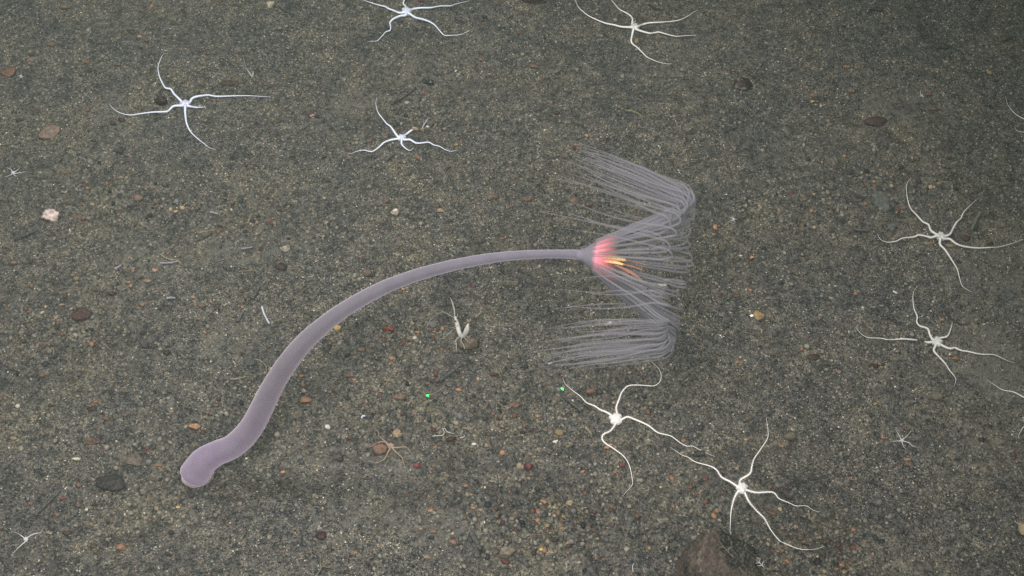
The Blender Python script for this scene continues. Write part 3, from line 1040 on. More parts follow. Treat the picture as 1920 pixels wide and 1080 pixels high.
stone(210, 912, 60, 46, 'black', 'large flat black-brown stone near the foot of the hydroid', 'stone', 'stone', None, stone_material('stone_slab', (.024, .019, .019), .2, .7), flat=.5, turn=.3)
stone(247, 866, 64, 34, 'brown', 'silt-dusted brown slab behind the flat black-brown stone', 'stone', 'stone', None, stone_material('stone_dusty_slab', (.085, .062, .05), .9, .8), flat=.3, turn=.2)
stone(150, 592, 44, 34, 'maroon', 'angular maroon stone alone on sand below the pinkish sponge', flat=.45, turn=1)
stone(146, 410, 36, 18, 'brown', 'wedge-shaped brown stone next to the pinkish sponge', flat=.5)
stone(303, 195, 24, 24, 'maroon', 'round dark brown stone touching the lilac-disced brittle star', flat=.95, angular=.4, mat=stone_material('stone_round_dark', (.030, .015, .012), .1, .6))
stone(15, 137, 32, 28, 'rust', 'flat dull red stone at the picture edge with a tiny brittle star', flat=.3)
stone(92, 247, 42, 42, 'brown', 'broad sunken pale brown-red stone in sand', 'stone', 'stone', None, stone_material('stone_sunken', (.14, .092, .075), .6, .8), flat=.18, bury=.1)
stone(431, 157, 38, 15, 'maroon', 'thin flat maroon stone near the see-through shrimp', flat=.4)
stone(712, 846, 31, 31, 'brown', 'round brown stone held by the pinkish brittle star', 'stone', 'stone', None, stone_material('stone_round_brown', (.15, .08, .055), .4, .7), flat=.6, angular=.4)
stone(950, 1043, 36, 36, 'tan', 'pointed grey-tan stone in the coarsest gravel', 'stone', 'stone', None, stone_material('stone_pointed', (.16, .135, .10), .4, .8), flat=.8, cuts=6)
stone(990, 877, 21, 21, 'crimson', 'deep crimson rounded stone below the short tan tube', flat=.7, mat=stone_material('stone_deep_crimson', (.085, .018, .022), .2, .5))
stone(728, 619, 26, 18, 'rust', 'glossy deep red stone under the arch of the stalk', 'stone', 'stone', None, stone_material('stone_glossy', (.14, .03, .018), .1, .3), flat=.6)
stone(634, 618, 17, 21, 'yellow', 'bright ochre yellow stone touching the stalk outline', flat=.8)
stone(366, 804, 27, 19, 'orange', 'bright orange stone above the hydroid foot', flat=.7)
stone(172, 829, 33, 15, 'rust', 'long rust orange stone above the flat black-brown stone', flat=.6, turn=.1)
stone(742, 402, 20, 20, 'cream', 'knobbly cream white stone above the middle of the stalk', flat=.9)
stone(575, 753, 27, 19, 'orange', 'crumbly orange brown stone beside the thick lower stalk', flat=.6)
stone(469, 683, 27, 22, 'grey', 'dark grey stone with a pale thread looped round it', flat=.6, mat=stone_material('stone_threaded', (.05, .052, .055), .3, .8))
stone(1422, 592, 21, 27, 'yellow', 'square ochre stone with a white flake beside it', flat=.4, mat=stone_material('stone_ochre', (.30, .20, .09), .5, .8))
stone(535, 468, 21, 22, 'cream', 'mottled white and brown stone above the wine-brown stone', flat=.7, mat=stone_material('stone_mottled', (.30, .27, .22), .7, .8, patch=(.09, .07, .06)))
stone(527, 503, 23, 26, 'maroon', 'wine-brown stone just below the mottled white one', flat=.6)
stone(605, 1007, 23, 25, 'maroon', 'dark red-brown stone on bare sand above the forked twig', flat=.6)
stone(588, 219, 23, 17, 'maroon', 'maroon stone with a white crust between two brittle stars', 'stone', 'stone', None, stone_material('stone_crusted', (.075, .03, .028), .2, .6, patch=(.5, .46, .42)), flat=.7)
stone(1525, 672, 25, 17, 'maroon', 'smooth dark red pebble on open sand below the ochre stone', flat=.6, angular=.4)
stone(1641, 687, 27, 15, 'maroon', 'dark slanted stone below the partly buried brittle star', flat=.5, turn=.4)
stone(1480, 822, 27, 25, 'brown', 'silt-furred brown round stone above the bristly star by the boulder', 'stone', 'stone', None, stone_material('stone_furred', (.12, .10, .075), .9, .9), flat=.7, angular=.3)
stone(1755, 745, 25, 25, 'brown', 'silt-furred brown round stone on bare sand below the partly buried star', 'stone', 'stone', None, bpy.data.materials['stone_furred'], flat=.5, angular=.3)
stone(806, 158, 17, 14, 'black', 'shiny black stone at the end of a dark groove-like stick', 'stone', 'stone', None, stone_material('stone_shiny', (.012, .012, .014), .1, .2), flat=.8)
stone(779, 245, 15, 9, 'cream', 'paler of two tan stones lying on the white arm', flat=1.3, mat=stone_material('stone_on_arm', (.32, .25, .18), .5, .8))
stone(793, 247, 13, 10, 'tan', 'browner of two tan stones lying on the white arm', flat=1.2)
stone(1763, 91, 30, 19, 'black', 'ragged black stone in the darkest upper corner', flat=.6, mat=stone_material('stone_ragged', (.03, .027, .027), .4, .8))
stone(965, 760, 25, 16, 'rust', 'rust brown stone beside the upright grey tube', flat=.5)
stone(748, 745, 33, 19, 'brown', 'broad brown stone half sunk above the pinkish brittle star', flat=.4)
stone(1050, 812, 21, 19, 'yellow', 'mustard brown lump in gravel between the two tube pieces', flat=.5, mat=stone_material('stone_mustard', (.26, .18, .09), .6, .9))
stone(1042, 830, 13, 11, 'cream', 'greyish white pebble next to the mustard brown lump', flat=.8)
stone(889, 835, 9, 9, 'white', 'bright white pebble below the curly white thread', flat=.9)
stone(1243, 536, 21, 9, 'cream', 'pale yellow-white shard seen between crown tentacles', flat=.6)
stone(1250, 527, 14, 8, 'cream', 'smaller pale shard above the yellow-white one behind the crown', flat=.6)
stone(1411, 593, 12, 8, 'white', 'bright white flake beside the square ochre stone', flat=.5)
stone(802, 239, 6, 6, 'white', 'white glinting bit beside two tan stones on an arm', flat=.9)
stone(143, 862, 17, 9, 'cream', 'grey-white stone with a black underside, near the rust orange stone', flat=.9)
stone(1312, 853, 24, 22, 'black', 'dark pitted stone between two crossing white arms', flat=.6, mat=bpy.data.materials['stone_ragged'])

# ------------------------------------------------------------------ sponges, jelly, spines, tubes, twigs
M_SPONGE = stone_material('sponge_pink', (.46, .37, .335), .1, .9)


def lump(name, px, py, w, h, n, mat, label, cat, flat=.5, seed=1):
    p = on_floor(px, py)
    m = mpp(p)
    r = np.random.default_rng(seed)
    v, f = ICO[4]
    v = v.copy()
    cen = r.normal(size=(n, 3))
    cen[:, 2] = np.abs(cen[:, 2]) * .7
    cen /= np.linalg.norm(cen, axis=1)[:, None]
    bul = np.zeros(len(v))
    for c in cen:
        bul = np.maximum(bul, np.exp(-((v - c) ** 2).sum(1) / .16))
    v *= (.66 + .42 * bul + r.normal(0, .01, len(v)))[:, None]
    v = v * np.array([w * m, h * m * 1.1, min(w, h) * m * flat * 2]) * .5
    o = mesh_obj(name, v + p + np.array([0, 0, min(w, h) * m * .15]), f, mat, None, p)
    return tag(o, label, cat)


lump('sponge', 97, 408, 37, 25, 16, M_SPONGE, 'lobed pinkish white sponge on sand beside a wedge-shaped stone', 'sponge', .55, 4)
lump('sponge', 508, 12, 16, 15, 6, stone_material('sponge_cream', (.40, .36, .25), .2, .9), 'small round cream sponge at the end of a dark twig, top edge', 'sponge', .9, 5)
lump('sponge', 745, 816, 19, 17, 18, stone_material('sponge_tuft', (.34, .25, .15), .3, .9), 'tufted cream brown sponge above the pinkish brittle star', 'sponge', .6, 6)
M_JELLY = flesh('jelly', (.22, .25, .235), alpha=.22, rough=.5, noise=.25, nscale=70)
lump('jelly_blob', 1652, 382, 40, 44, 7, M_JELLY, 'larger faint bluish jelly patch collapsed on the sand', 'jelly', .28, 7)
lump('jelly_blob', 1671, 427, 20, 16, 5, M_JELLY, 'smaller faint bluish jelly patch below the larger one', 'jelly', .3, 8)

M_SPINE = flesh('spine_white', (.46, .49, .57), rough=.4, noise=.1, nscale=300)
M_SHELL = flesh('shell_lilac', (.24, .235, .29), rough=.4, noise=.15, nscale=300)
M_TUBE = stone_material('tube_grey', (.058, .058, .060), .75, .85)
M_TWIG = stone_material('twig_tan', (.18, .155, .105), .4, .85)
M_TWIG_DARK = stone_material('twig_dark', (.028, .027, .026), .35, .85)
M_WORM = flesh('worm_white', (.40, .40, .40), rough=.5)


def stick(name, px, r, mat, label, cat, tip=.75, lift=None, sides=7, jag=.07):
    pts = [on_floor(a, c, (lift + .003 if lift is not None else .55 * r / 870 + .001)) for a, c in px]
    m = mpp(pts[0])
    n = max(8, 7 * len(px))
    path = smooth_path(pts, n)
    rr_ = np.linspace(1, tip, n) * r * m * (1 + np.random.default_rng(int(px[0][0])).normal(0, jag, n))
    v, f = tube(path, rr_, sides)
    return tag(mesh_obj(name, v, f, mat, None, pts[0]), label, cat)


W = 'spine'
stick('urchin_spine', [(491, 575), (495, 588), (500, 598), (505, 607)], 2.0, M_SPINE, 'long bluish white spine lying beside the arching stalk', W, .8, .003, jag=.04)
stick('urchin_spine', [(452, 466), (463, 465), (474, 463)], 1.4, M_SHELL, 'thin pale spine above the dark twig pieces of the upper gravel', W, .6, .003, jag=.04)
stick('urchin_spine', [(300, 493), (315, 493), (333, 490)], 2.0, M_SHELL, 'lilac grey spine beneath a tan twig', W, .5, .002)
stick('shell_fragment', [(394, 397), (401, 399), (409, 401)], 2.2, M_SHELL, 'small bluish white shell sliver near a faint grey tuft', 'shell', .7, .003)
stick('shell_fragment', [(215, 504), (221, 501), (228, 497)], 2.2, M_SHELL, 'small dull white curved shell sliver among brown pebbles', 'shell', .6, .003)
stick('shell_fragment', [(313, 559), (321, 558), (329, 559)], 2.7, M_SHELL, 'short lilac and white shell fragment on open sand', 'shell', .6, .003)
stick('shell_fragment', [(678, 784), (680, 780), (685, 780)], 2.0, M_SPINE, 'tiny curled white shell near the pinkish brittle star', 'shell', .8, .003)
stick('shell_fragment', [(1186, 44), (1190, 41), (1192, 38)], 1.0, M_SPINE, 'tiny white shell sliver beside the greenish white star', 'shell', .8, .003)
stick('shell_fragment', [(1675, 546), (1678, 548), (1682, 550)], 2.2, M_SPINE, 'small white shell flake above the partly buried star', 'shell', .7, .003)
stick('shell_fragment', [(1028, 683), (1032, 681), (1035, 680)], 1.2, M_SPINE, 'tiny bright white sliver by the lowest tentacle tips', 'shell', .8, .003)
T = 'worm tube'
stick('worm_tube', [(26, 449), (45, 441), (66, 433)], 4.2, M_TUBE, 'thick grey worm tube below the pinkish sponge', T)
stick('worm_tube', [(364, 453), (380, 446), (396, 436)], 3.8, M_TUBE, 'short thick dark worm tube crossed by a tan twig', T)
stick('worm_tube', [(174, 474), (182, 488), (192, 508)], 3.0, M_TUBE, 'thin grey worm tube beside a small white shell sliver', T)
stick('worm_tube', [(472, 560), (479, 549), (486, 537)], 4.4, M_TUBE, 'grey worm tube beside a brown pebble above the white spine', T)
stick('worm_tube', [(445, 603), (450, 594), (455, 585)], 3.8, M_TUBE, 'stubby grey worm tube below the brown pebble and tube pair', T)
stick('worm_tube', [(66, 966), (88, 944), (113, 919)], 3.6, M_TUBE, 'long slanting grey worm tube above the lower corner star', T)
stick('worm_tube', [(375, 936), (378, 922), (383, 903)], 3.8, M_TUBE, 'dark worm tube just under the foot of the hydroid', T)
stick('worm_tube', [(824, 714), (843, 700), (864, 683)], 4.0, M_TUBE, 'grey worm tube lying below the square shrimp stone', T)
stick('worm_tube', [(1040, 733), (1062, 748), (1090, 770)], 4.2, M_TUBE, 'long thick grey worm tube pointing at the four-armed star', T)
stick('worm_tube', [(1018, 744), (1021, 768), (1023, 797)], 3.6, M_TUBE, 'upright grey worm tube in gravel beside rust brown stone', T)
stick('worm_tube', [(1096, 946), (1110, 952), (1128, 960)], 4.4, M_TUBE, 'short grey worm tube in the coarsest gravel near tan pebbles', T)
stick('worm_tube', [(964, 1038), (978, 1050), (992, 1063)], 4.6, M_TUBE, 'grey worm tube leaning on the pointed grey-tan stone', T)
stick('worm_tube', [(884, 1000), (892, 1014), (901, 1031)], 5.0, M_TUBE, 'blurred grey worm tube at the edge of the pale silt clump', T)
stick('worm_tube', [(1589, 377), (1602, 376), (1616, 375)], 3.8, M_TUBE, 'dark worm tube next to the larger jelly patch', T)
stick('worm_tube', [(1597, 429), (1612, 431), (1631, 432)], 3.4, M_TUBE, 'dark worm tube level with the smaller jelly patch', T)
stick('worm_tube', [(722, 301), (731, 294), (739, 288)], 3.8, M_TUBE, 'grey worm tube below the star with stones on its arm', T)
stick('worm_tube', [(843, 842), (848, 850), (853, 857)], 3.6, M_TUBE, 'stub of grey worm tube beside the curly white thread', T)
stick('worm_tube', [(1838, 398), (1830, 412), (1822, 430)], 4.2, stone_material('tube_silted', (.10, .10, .085), .8, .9), 'silt-covered tube beside the raised arm of the star near the jelly', T)
stick('worm_tube', [(1098, 801), (1104, 808), (1110, 816)], 3.2, M_TWIG, 'short tan tube beside the mustard brown lump', T)
stick('worm_tube', [(1062, 838), (1068, 836), (1074, 833)], 2.8, M_TWIG, 'tiny tan tube next to the greyish white pebble', T)
stick('worm_tube', [(416, 752), (417, 757), (418, 763)], 1.8, M_TWIG, 'tiny pale upright tube beside the lower stalk', T)
K = 'twig'
stick('twig', [(733, 196), (750, 187), (765, 177), (780, 165)], 2.0, M_TWIG_DARK, 'straight black twig pressed in sand above a brittle star', K, lift=0)
stick('twig', [(522, 12), (532, 18), (542, 23), (552, 28)], 1.8, M_TWIG_DARK, 'thin dark twig beside the cream sponge', K, lift=.001)
stick('twig', [(1773, 582), (1781, 595), (1790, 603), (1803, 608), (1818, 607)], 2.3, M_TWIG_DARK, 'curved black strip put in for the burrow groove round a silt mound', K, lift=0, tip=.5)  # added black strip stands in for the dark groove of a burrow rim
stick('twig', [(1215, 8), (1235, 18), (1256, 27)], 2.2, M_TWIG_DARK, 'dark twig in the silt above the greenish white star', K, lift=0)
stick('twig', [(1358, 248), (1370, 243), (1382, 239)], 1.8, M_TWIG_DARK, 'small dark twig on dim sand below the flecked stone', K, lift=.001)
stick('twig', [(367, 430), (373, 437), (381, 435), (392, 433), (404, 432)], 1.8, M_TWIG, 'tan twig crossing the short dark worm tube', K)
stick('twig', [(301, 477), (310, 483), (322, 487), (333, 489), (341, 497)], 1.8, M_TWIG, 'tan bent twig lying over the lilac grey spine', K)
stick('twig', [(447, 509), (462, 508), (476, 507), (486, 511)], 1.2, M_TWIG, 'faint tan thread arched above the brown pebbles', K)
stick('twig', [(432, 711), (446, 710), (462, 706)], 2.2, M_TWIG, 'tan twig beside the lower stalk near the threaded stone', K)
stick('twig', [(566, 923), (577, 931), (583, 935)], 1.5, M_TWIG, 'pale tan twig on sand in the shade of the stalk', K)
stick('twig', [(585, 926), (588, 936), (591, 947)], 1.6, M_TWIG, 'second pale tan twig lying across the first in the shade', K)
tw = empty('twig', on_floor(603, 1066), 'forked tan twig reaching in from the bottom picture edge', K)
tb = tw.location[:]
thread('stem', [(588, 1084), (597, 1074), (604, 1063), (612, 1056), (624, 1047)], 2.0, M_TWIG, tw, tb)
thread('branch', [(605, 1062), (620, 1064), (634, 1060)], 1.4, M_TWIG, tw, tb)
thread('branch', [(602, 1064), (600, 1050), (602, 1040)], 1.2, M_TWIG, tw, tb)
stick('twig', [(1173, 207), (1183, 208), (1195, 212), (1206, 221)], 2.2, stone_material('twig_olive', (.17, .15, .08), .4, .85), 'olive curved twig on sand above the crown', K)
stick('twig', [(797, 742), (815, 737), (835, 725)], 1.0, M_TWIG, 'straw-thin tan twig beside a green light dot', K)
stick('twig', [(1083, 232), (1092, 236), (1099, 243), (1101, 252)], 1.8, M_TWIG_DARK, 'bent dark twig above the uppermost tentacles', K)
stick('twig', [(1208, 836), (1216, 832), (1224, 835)], 1.6, M_TWIG, 'curved tan twig beside the lower arms of the four-armed star', K)
stick('worm', [(474, 673), (486, 675), (494, 681), (500, 691), (497, 701), (488, 696)], 1.2, M_TWIG, 'pale thread-like worm looped beside the dark grey stone', 'worm', .6, .004)
stick('worm', [(811, 818), (820, 817), (830, 816), (833, 810), (831, 805), (834, 803), (837, 808), (842, 811), (851, 813)], 1.1, M_WORM, 'curly white thread-like worm over a dark stone', 'worm', .7, .010)
stick('worm', [(862, 821), (868, 820), (872, 817)], 1.0, M_WORM, 'short white thread beside the curly worm', 'worm', .7, .004)
stick('worm', [(1187, 1072), (1186, 1062), (1189, 1056)], 1.0, M_WORM, 'thin white thread in gravel near the bottom picture edge', 'worm', .7, .004)
# pale branching sprigs
sg = on_floor(1424, 1052, .05)
spr = empty('hydroid_sprig', sg, 'tiny white feathery sprig growing on the shoulder of the dark boulder', 'sprig')
for pts in ([(1432, 1063), (1424, 1055), (1417, 1049)], [(1424, 1055), (1425, 1046)], [(1424, 1055), (1417, 1056)], [(1429, 1060), (1431, 1052)], [(1429, 1060), (1420, 1061)]):
    thread('branch', pts, 1.0, M_WORM, spr, sg, [.06] * len(pts))
sg = on_floor(1362, 1030, .1)
spr = empty('hydroid_sprig', sg, 'straw-coloured branching sprig on the top face of the dark boulder', 'sprig')
for pts in ([(1375, 1045), (1362, 1032), (1352, 1020), (1346, 1011)], [(1362, 1032), (1371, 1025), (1372, 1014)], [(1366, 1036), (1366, 1026)], [(1357, 1026), (1349, 1025)]):
    thread('branch', pts, .9, M_TWIG, spr, sg, [.115] * len(pts))

# ------------------------------------------------------------------ smaller pebbles, each where the photograph shows it
PEB = """96 85 20 12 brown;60 104 12 10 maroon;162 118 18 11 rust;220 123 15 11 rust;227 227 17 12 maroon;211 233 12 12 black;162 208 14 10 rust;263 70 12 10 orange;275 78 11 9 rust;343 156 11 7 black;
608 295 10 10 maroon;224 286 17 12 black;120 15 24 16 brown;402 190 10 10 rust;400 196 14 8 grey;97 197 12 14 grey;152 348 9 8 orange;165 353 9 8 orange;123 325 10 9 rust;235 318 7 7 rust;223 73 9 7 tan;
471 205 9 8 grey;348 164 9 7 rust;901 113 11 10 rust;1001 126 19 10 rust;785 297 19 11 rust;973 62 11 8 rust;1046 139 11 9 maroon;967 332 15 11 brown;790 3 15 9 crimson;908 33 11 9 black;750 42 14 9 black;
1195 78 13 14 tan;1100 256 11 12 orange;655 281 9 8 rust;693 265 9 8 rust;699 276 9 7 tan;855 272 8 7 yellow;866 267 9 8 rust;723 258 8 8 orange;860 141 9 8 tan;1132 270 8 7 orange;1080 272 9 8 orange;1043 213 14 10 maroon;
1855 138 10 12 yellow;1865 153 13 10 black;1640 20 30 16 black;1587 127 15 10 orange;1375 133 9 7 orange;1597 173 17 14 brown;1525 180 20 12 brown;1523 192 9 8 yellow;1552 227 9 7 tan;1545 270 12 10 grey;1583 293 11 7 orange;
1625 330 9 8 orange;1638 342 10 9 orange;1650 320 9 7 tan;1880 76 20 11 brown;1887 73 14 9 black;1848 84 12 9 grey;1323 21 12 8 grey;1453 105 14 10 grey;1740 178 14 10 rust;1750 206 20 8 rust;1413 146 10 9 black;1436 81 8 6 tan;1530 198 9 7 tan;
212 552 19 14 maroon;261 373 20 20 brown;294 380 13 9 rust;26 494 15 13 brown;240 531 14 11 orange;278 528 17 12 tan;290 508 15 10 pink;463 556 14 18 brown;380 575 19 15 brown;270 625 13 11 maroon;314 663 15 15 maroon;
363 559 9 8 orange;510 411 8 7 orange;543 407 11 8 tan;470 420 8 7 orange;435 381 10 9 rust;422 372 8 7 rust;115 573 13 9 tan;268 573 12 9 orange;455 577 9 8 rust;525 541 7 6 tan;484 473 9 7 orange;549 505 10 8 rust;20 390 8 8 crimson;
566 706 9 8 orange;619 645 11 10 brown;626 641 9 8 rust;250 505 11 9 orange;385 624 9 9 orange;315 476 8 9 rust;523 487 9 8 rust;411 425 17 9 black;330 380 15 13 grey;570 412 9 7 brown;
724 378 14 12 brown;803 377 12 9 grey;900 397 10 9 orange;896 383 8 6 orange;988 375 20 15 rust;922 372 26 18 brown;958 388 10 9 rust;1078 377 20 14 rust;1104 385 17 15 brown;827 397 17 12 tan;942 449 12 10 rust;1002 440 11 10 brown;1041 426 8 8 tan;
687 514 23 17 brown;757 543 8 8 orange;980 496 8 7 crimson;887 537 8 8 crimson;830 617 9 12 orange;815 623 9 8 orange;812 610 17 20 grey;774 617 10 9 brown;783 624 12 9 orange;735 674 17 13 orange;677 658 17 13 brown;
665 713 11 11 orange;653 706 16 12 brown;1012 560 15 10 brown;980 626 8 8 tan;926 703 17 12 maroon;706 637 9 9 brown;758 678 10 9 tan;983 690 16 14 black;1138 610 10 8 orange;1155 608 9 7 tan;680 487 9 8 crimson;
1342 428 13 17 orange;1338 440 9 8 tan;1423 387 10 12 tan;1623 384 10 9 orange;1555 399 10 9 orange;1567 400 9 8 rust;1692 392 15 15 rust;1410 484 11 9 orange;1370 522 11 10 brown;1388 480 9 6 cream;1343 534 9 7 pink;1467 532 10 9 black;
1407 545 8 8 orange;1382 556 14 11 brown;1350 552 8 8 crimson;1325 557 8 7 tan;1440 560 9 7 tan;1604 552 10 10 orange;1757 516 11 9 yellow;1361 615 11 9 maroon;1426 651 10 9 maroon;1503 656 11 10 rust;1571 697 11 8 rust;1382 680 10 9 orange;
1467 672 9 9 brown;1790 673 16 11 orange;1857 434 12 10 tan;1780 462 17 13 tan;1812 449 22 15 maroon;1855 458 15 11 maroon;1745 458 12 9 orange;1767 600 11 9 orange;1830 600 7 6 yellow;1845 609 7 6 yellow;1653 575 9 7 tan;1460 452 10 12 black;1475 453 9 8 black;
174 768 21 16 maroon;200 787 13 13 brown;181 754 10 9 orange;25 823 16 9 tan;147 743 8 7 tan;95 762 16 10 maroon;148 909 11 14 rust;118 936 12 10 crimson;147 949 13 11 brown;298 873 15 9 orange;335 952 10 8 yellow;345 962 11 9 brown;
162 957 8 9 cream;176 948 13 9 maroon;229 1028 20 18 orange;127 1000 18 15 maroon;92 1000 15 10 tan;126 1015 16 10 grey;315 1040 15 11 maroon;85 1041 9 9 tan;58 945 9 8 orange;391 776 13 11 rust;406 761 11 9 rust;
530 886 13 10 orange;636 863 17 15 maroon;617 736 10 9 rust;525 746 9 10 crimson;367 769 8 7 tan;190 846 10 7 rust;236 735 14 10 brown;570 723 11 9 rust;406 760 9 8 brown;232 780 13 9 brown;640 900 14 9 black;13 742 9 7 rust;4 990 9 9 rust;
652 747 12 14 black;861 733 15 11 orange;802 720 10 8 rust;782 874 15 13 crimson;816 840 10 9 orange;753 777 8 6 crimson;845 825 22 18 maroon;942 800 9 10 orange;1108 735 20 14 rust;1124 733 11 11 maroon;1007 781 9 8 orange;1137 840 13 12 orange;
1166 872 14 13 crimson;1092 885 9 9 orange;1154 886 9 9 orange;807 958 13 13 orange;838 893 11 11 tan;1019 942 15 13 orange;1068 945 16 14 tan;1025 987 13 12 tan;947 1056 17 12 crimson;1016 1032 13 9 yellow;1042 1013 15 13 black;1092 1021 10 9 tan;
1119 1048 10 10 rust;1120 1010 9 8 yellow;812 998 15 11 rust;850 1018 20 15 pink;802 1047 14 12 tan;662 1038 10 9 orange;1003 1003 11 9 brown;873 912 10 9 orange;861 921 12 9 tan;922 903 10 8 tan;900 957 12 9 tan;960 973 10 9 orange;948 945 12 11 rust;
1056 969 9 8 yellow;1010 853 9 8 brown;1030 850 10 9 brown;1065 1038 11 10 brown;790 993 8 8 orange;887 953 10 8 orange;1000 960 12 10 maroon;929 968 11 10 brown;1131 1010 9 8 rust;912 837 13 11 tan;1145 835 9 8 orange;
1479 771 11 8 rust;1473 851 10 11 brown;1466 837 10 9 orange;1399 825 10 9 yellow;1640 758 9 8 yellow;1450 964 26 16 brown;1418 911 9 7 orange;1443 914 10 8 orange;1498 1006 16 14 rust;1536 1009 13 12 tan;1548 1016 14 9 rust;1491 989 10 12 tan;1463 1000 9 9 tan;
1448 1034 9 9 rust;1457 1034 9 9 orange;1476 1054 14 12 orange;1584 1025 11 11 rust;1578 1061 13 10 orange;1567 1068 13 12 brown;1583 1073 12 11 tan;1842 826 19 15 black;1701 862 14 8 orange;1706 872 9 8 rust;1693 805 9 7 crimson;1656 822 13 11 rust;
1350 840 8 9 tan;1594 1042 10 9 brown;1592 890 11 10 maroon;1605 905 9 8 rust;1560 930 9 8 brown;1483 936 12 10 black;1505 1018 13 12 brown;1480 918 11 9 maroon;1440 1012 9 8 tan;1600 993 9 8 orange;1372 955 9 8 tan;1281 828 10 9 orange;1280 850 12 8 tan;1292 847 10 9 tan;
1070 692 9 8 rust;1215 713 9 9 rust;1150 757 9 8 tan;1051 708 8 7 crimson;1040 920 9 9 maroon;1140 950 9 8 brown;1240 915 9 8 tan;1200 740 11 9 grey;1250 765 10 9 black;1180 700 9 8 tan;700 700 9 8 brown;590 790 9 8 brown;560 800 8 7 rust;480 740 9 8 tan;330 720 9 8 brown"""
LAND = [((371, 890), 'the hydroid foot'), ((500, 745), 'the thick lower stalk'), ((600, 620), 'the bend of the stalk'), ((760, 525), 'the middle of the stalk'), ((960, 480), 'the thin upper stalk'), ((1180, 330), 'the top tentacles'),
        ((1180, 650), 'the bottom tentacles'), ((1285, 500), 'the mouth of the crown'), ((762, 22), 'the bluish top star'), ((1190, 50), 'the greenish top star'), ((347, 196), 'the lilac-disced star'),
        ((753, 260), 'the star under two stones'), ((1763, 445), 'the star near the jelly'), ((1755, 642), 'the partly buried star'), ((1155, 783), 'the four-armed star'), ((1390, 915), 'the star by the boulder'),
        ((733, 838), 'the pinkish star'), ((1690, 826), 'the small star on open sand'), ((48, 1010), 'the small corner star'), ((25, 323), 'the small edge star'), ((97, 408), 'the pinkish sponge'), ((866, 600), 'the white shrimp'),
        ((475, 140), 'the see-through shrimp'), ((1350, 1050), 'the dark boulder'), ((1391, 160), 'the white-flecked stone'), ((1641, 231), 'the maroon oval stone'), ((1763, 91), 'the ragged black stone'),
        ((210, 912), 'the flat black-brown stone'), ((150, 592), 'the angular maroon stone'), ((92, 247), 'the sunken pale red stone'), ((15, 137), 'the flat dull red stone'), ((742, 402), 'the cream white stone'),
        ((498, 590), 'the white spine'), ((1422, 592), 'the square ochre stone'), ((1655, 385), 'the jelly patch'), ((950, 1043), 'the pointed grey-tan stone'), ((990, 877), 'the deep crimson stone'), ((605, 1066), 'the forked twig'),
        ((1062, 748), 'the long grey tube'), ((90, 942), 'the slanting grey tube'), ((380, 446), 'the dark tube under a twig'), ((1480, 822), 'the furred round stone'), ((605, 1007), 'the dark red-brown stone'),
        ((1525, 672), 'the smooth dark red pebble'), ((508, 12), 'the cream sponge'), ((588, 219), 'the white-crusted stone'), ((535, 468), 'the mottled stone'), ((845, 700), 'the tube below the shrimp'), ((1001, 5), 'the half-seen top rock'),
        ((1500, 1010), 'the rusty pebble patch'), ((366, 804), 'the bright orange stone'), ((806, 158), 'the shiny black stone'), ((320, 558), 'the lilac shell fragment')]
WORDS = {'rust': 'rust red', 'orange': 'orange', 'tan': 'tan', 'maroon': 'dark maroon', 'brown': 'brown', 'black': 'blackish', 'grey': 'blue-grey', 'cream': 'cream', 'crimson': 'crimson', 'yellow': 'mustard yellow', 'pink': 'pinkish', 'white': 'white'}
ORD = ['', 'second', 'third', 'fourth', 'fifth', 'sixth', 'seventh']
rows = []
for e in PEB.replace('\n', '').split(';'):
    a = e.split()
    rows.append((float(a[0]), float(a[1]), float(a[2]), float(a[3]), a[4]))
keyed = {}
for r_ in rows:
    d, k = min((math.hypot(r_[0] - l[0][0], (r_[1] - l[0][1])), i) for i, l in enumerate(LAND))
    side = 'above' if r_[1] < LAND[k][0][1] else 'below'
    size = 'tiny' if max(r_[2], r_[3]) < 9.5 else 'small' if max(r_[2], r_[3]) < 14 else 'larger'
    keyed.setdefault((k, side, size, r_[4]), []).append((d, r_))
for (k, side, size, kind), lst in keyed.items():
    lst.sort(key=lambda t: t[0])
    for i, (d, r_) in enumerate(lst):
        where = ('lying %s %s' % (side, LAND[k][1])) if i == 0 else ('%s out, %s %s' % (ORD[i], side, LAND[k][1]))
        stone(r_[0], r_[1], r_[2], r_[3], kind, '%s %s pebble %s' % (size, WORDS[kind], where), 'pebble', 'pebble', 'pebbles in the sand', flat=.66, bury=.14)

# ------------------------------------------------------------------ the two green laser dots, made by narrow lamps added just above the floor
for (a, c) in ((802, 742), (1054, 729)):
    p = on_floor(a, c)
    l = lamp('added_laser_dot_lamp', (p[0], p[1] - .02, p[2] + .42), tuple(p), 150, 1.15, 1.0, .0005, (.02, 1.0, .22))

# ------------------------------------------------------------------ loose gravel: uncountable, one object
PAL = np.array([(.020, .021, .024), (.045, .046, .050), (.078, .078, .080), (.105, .102, .095), (.135, .129, .108), (.170, .160, .130), (.115, .078, .058), (.085, .042, .034),
                (.19, .105, .062), (.24, .19, .125), (.32, .29, .23), (.55, .54, .50), (.11, .022, .026)])
PW = np.array([.10, .16, .19, .17, .16, .06, .055, .035, .018, .02, .012, .004, .004])
PW = PW / PW.sum()


CLEAR = np.unique(np.concatenate([np.floor(q_[:, 0] / .008).astype(int) * 100000 + np.floor(q_[:, 1] / .008).astype(int) for q_ in ARM_PATHS]))


def in_view(x, y, pad):
    d = np.stack([x, y, np.zeros_like(x)], -1) - CAM
    z = d @ FW
    px = 960 + (d @ RT) / z / TH * 960
    py = 540 - (d @ UP) / z / TH * 960
    return (px > -pad) & (px < 1920 + pad) & (py > -pad) & (py < 1080 + pad)


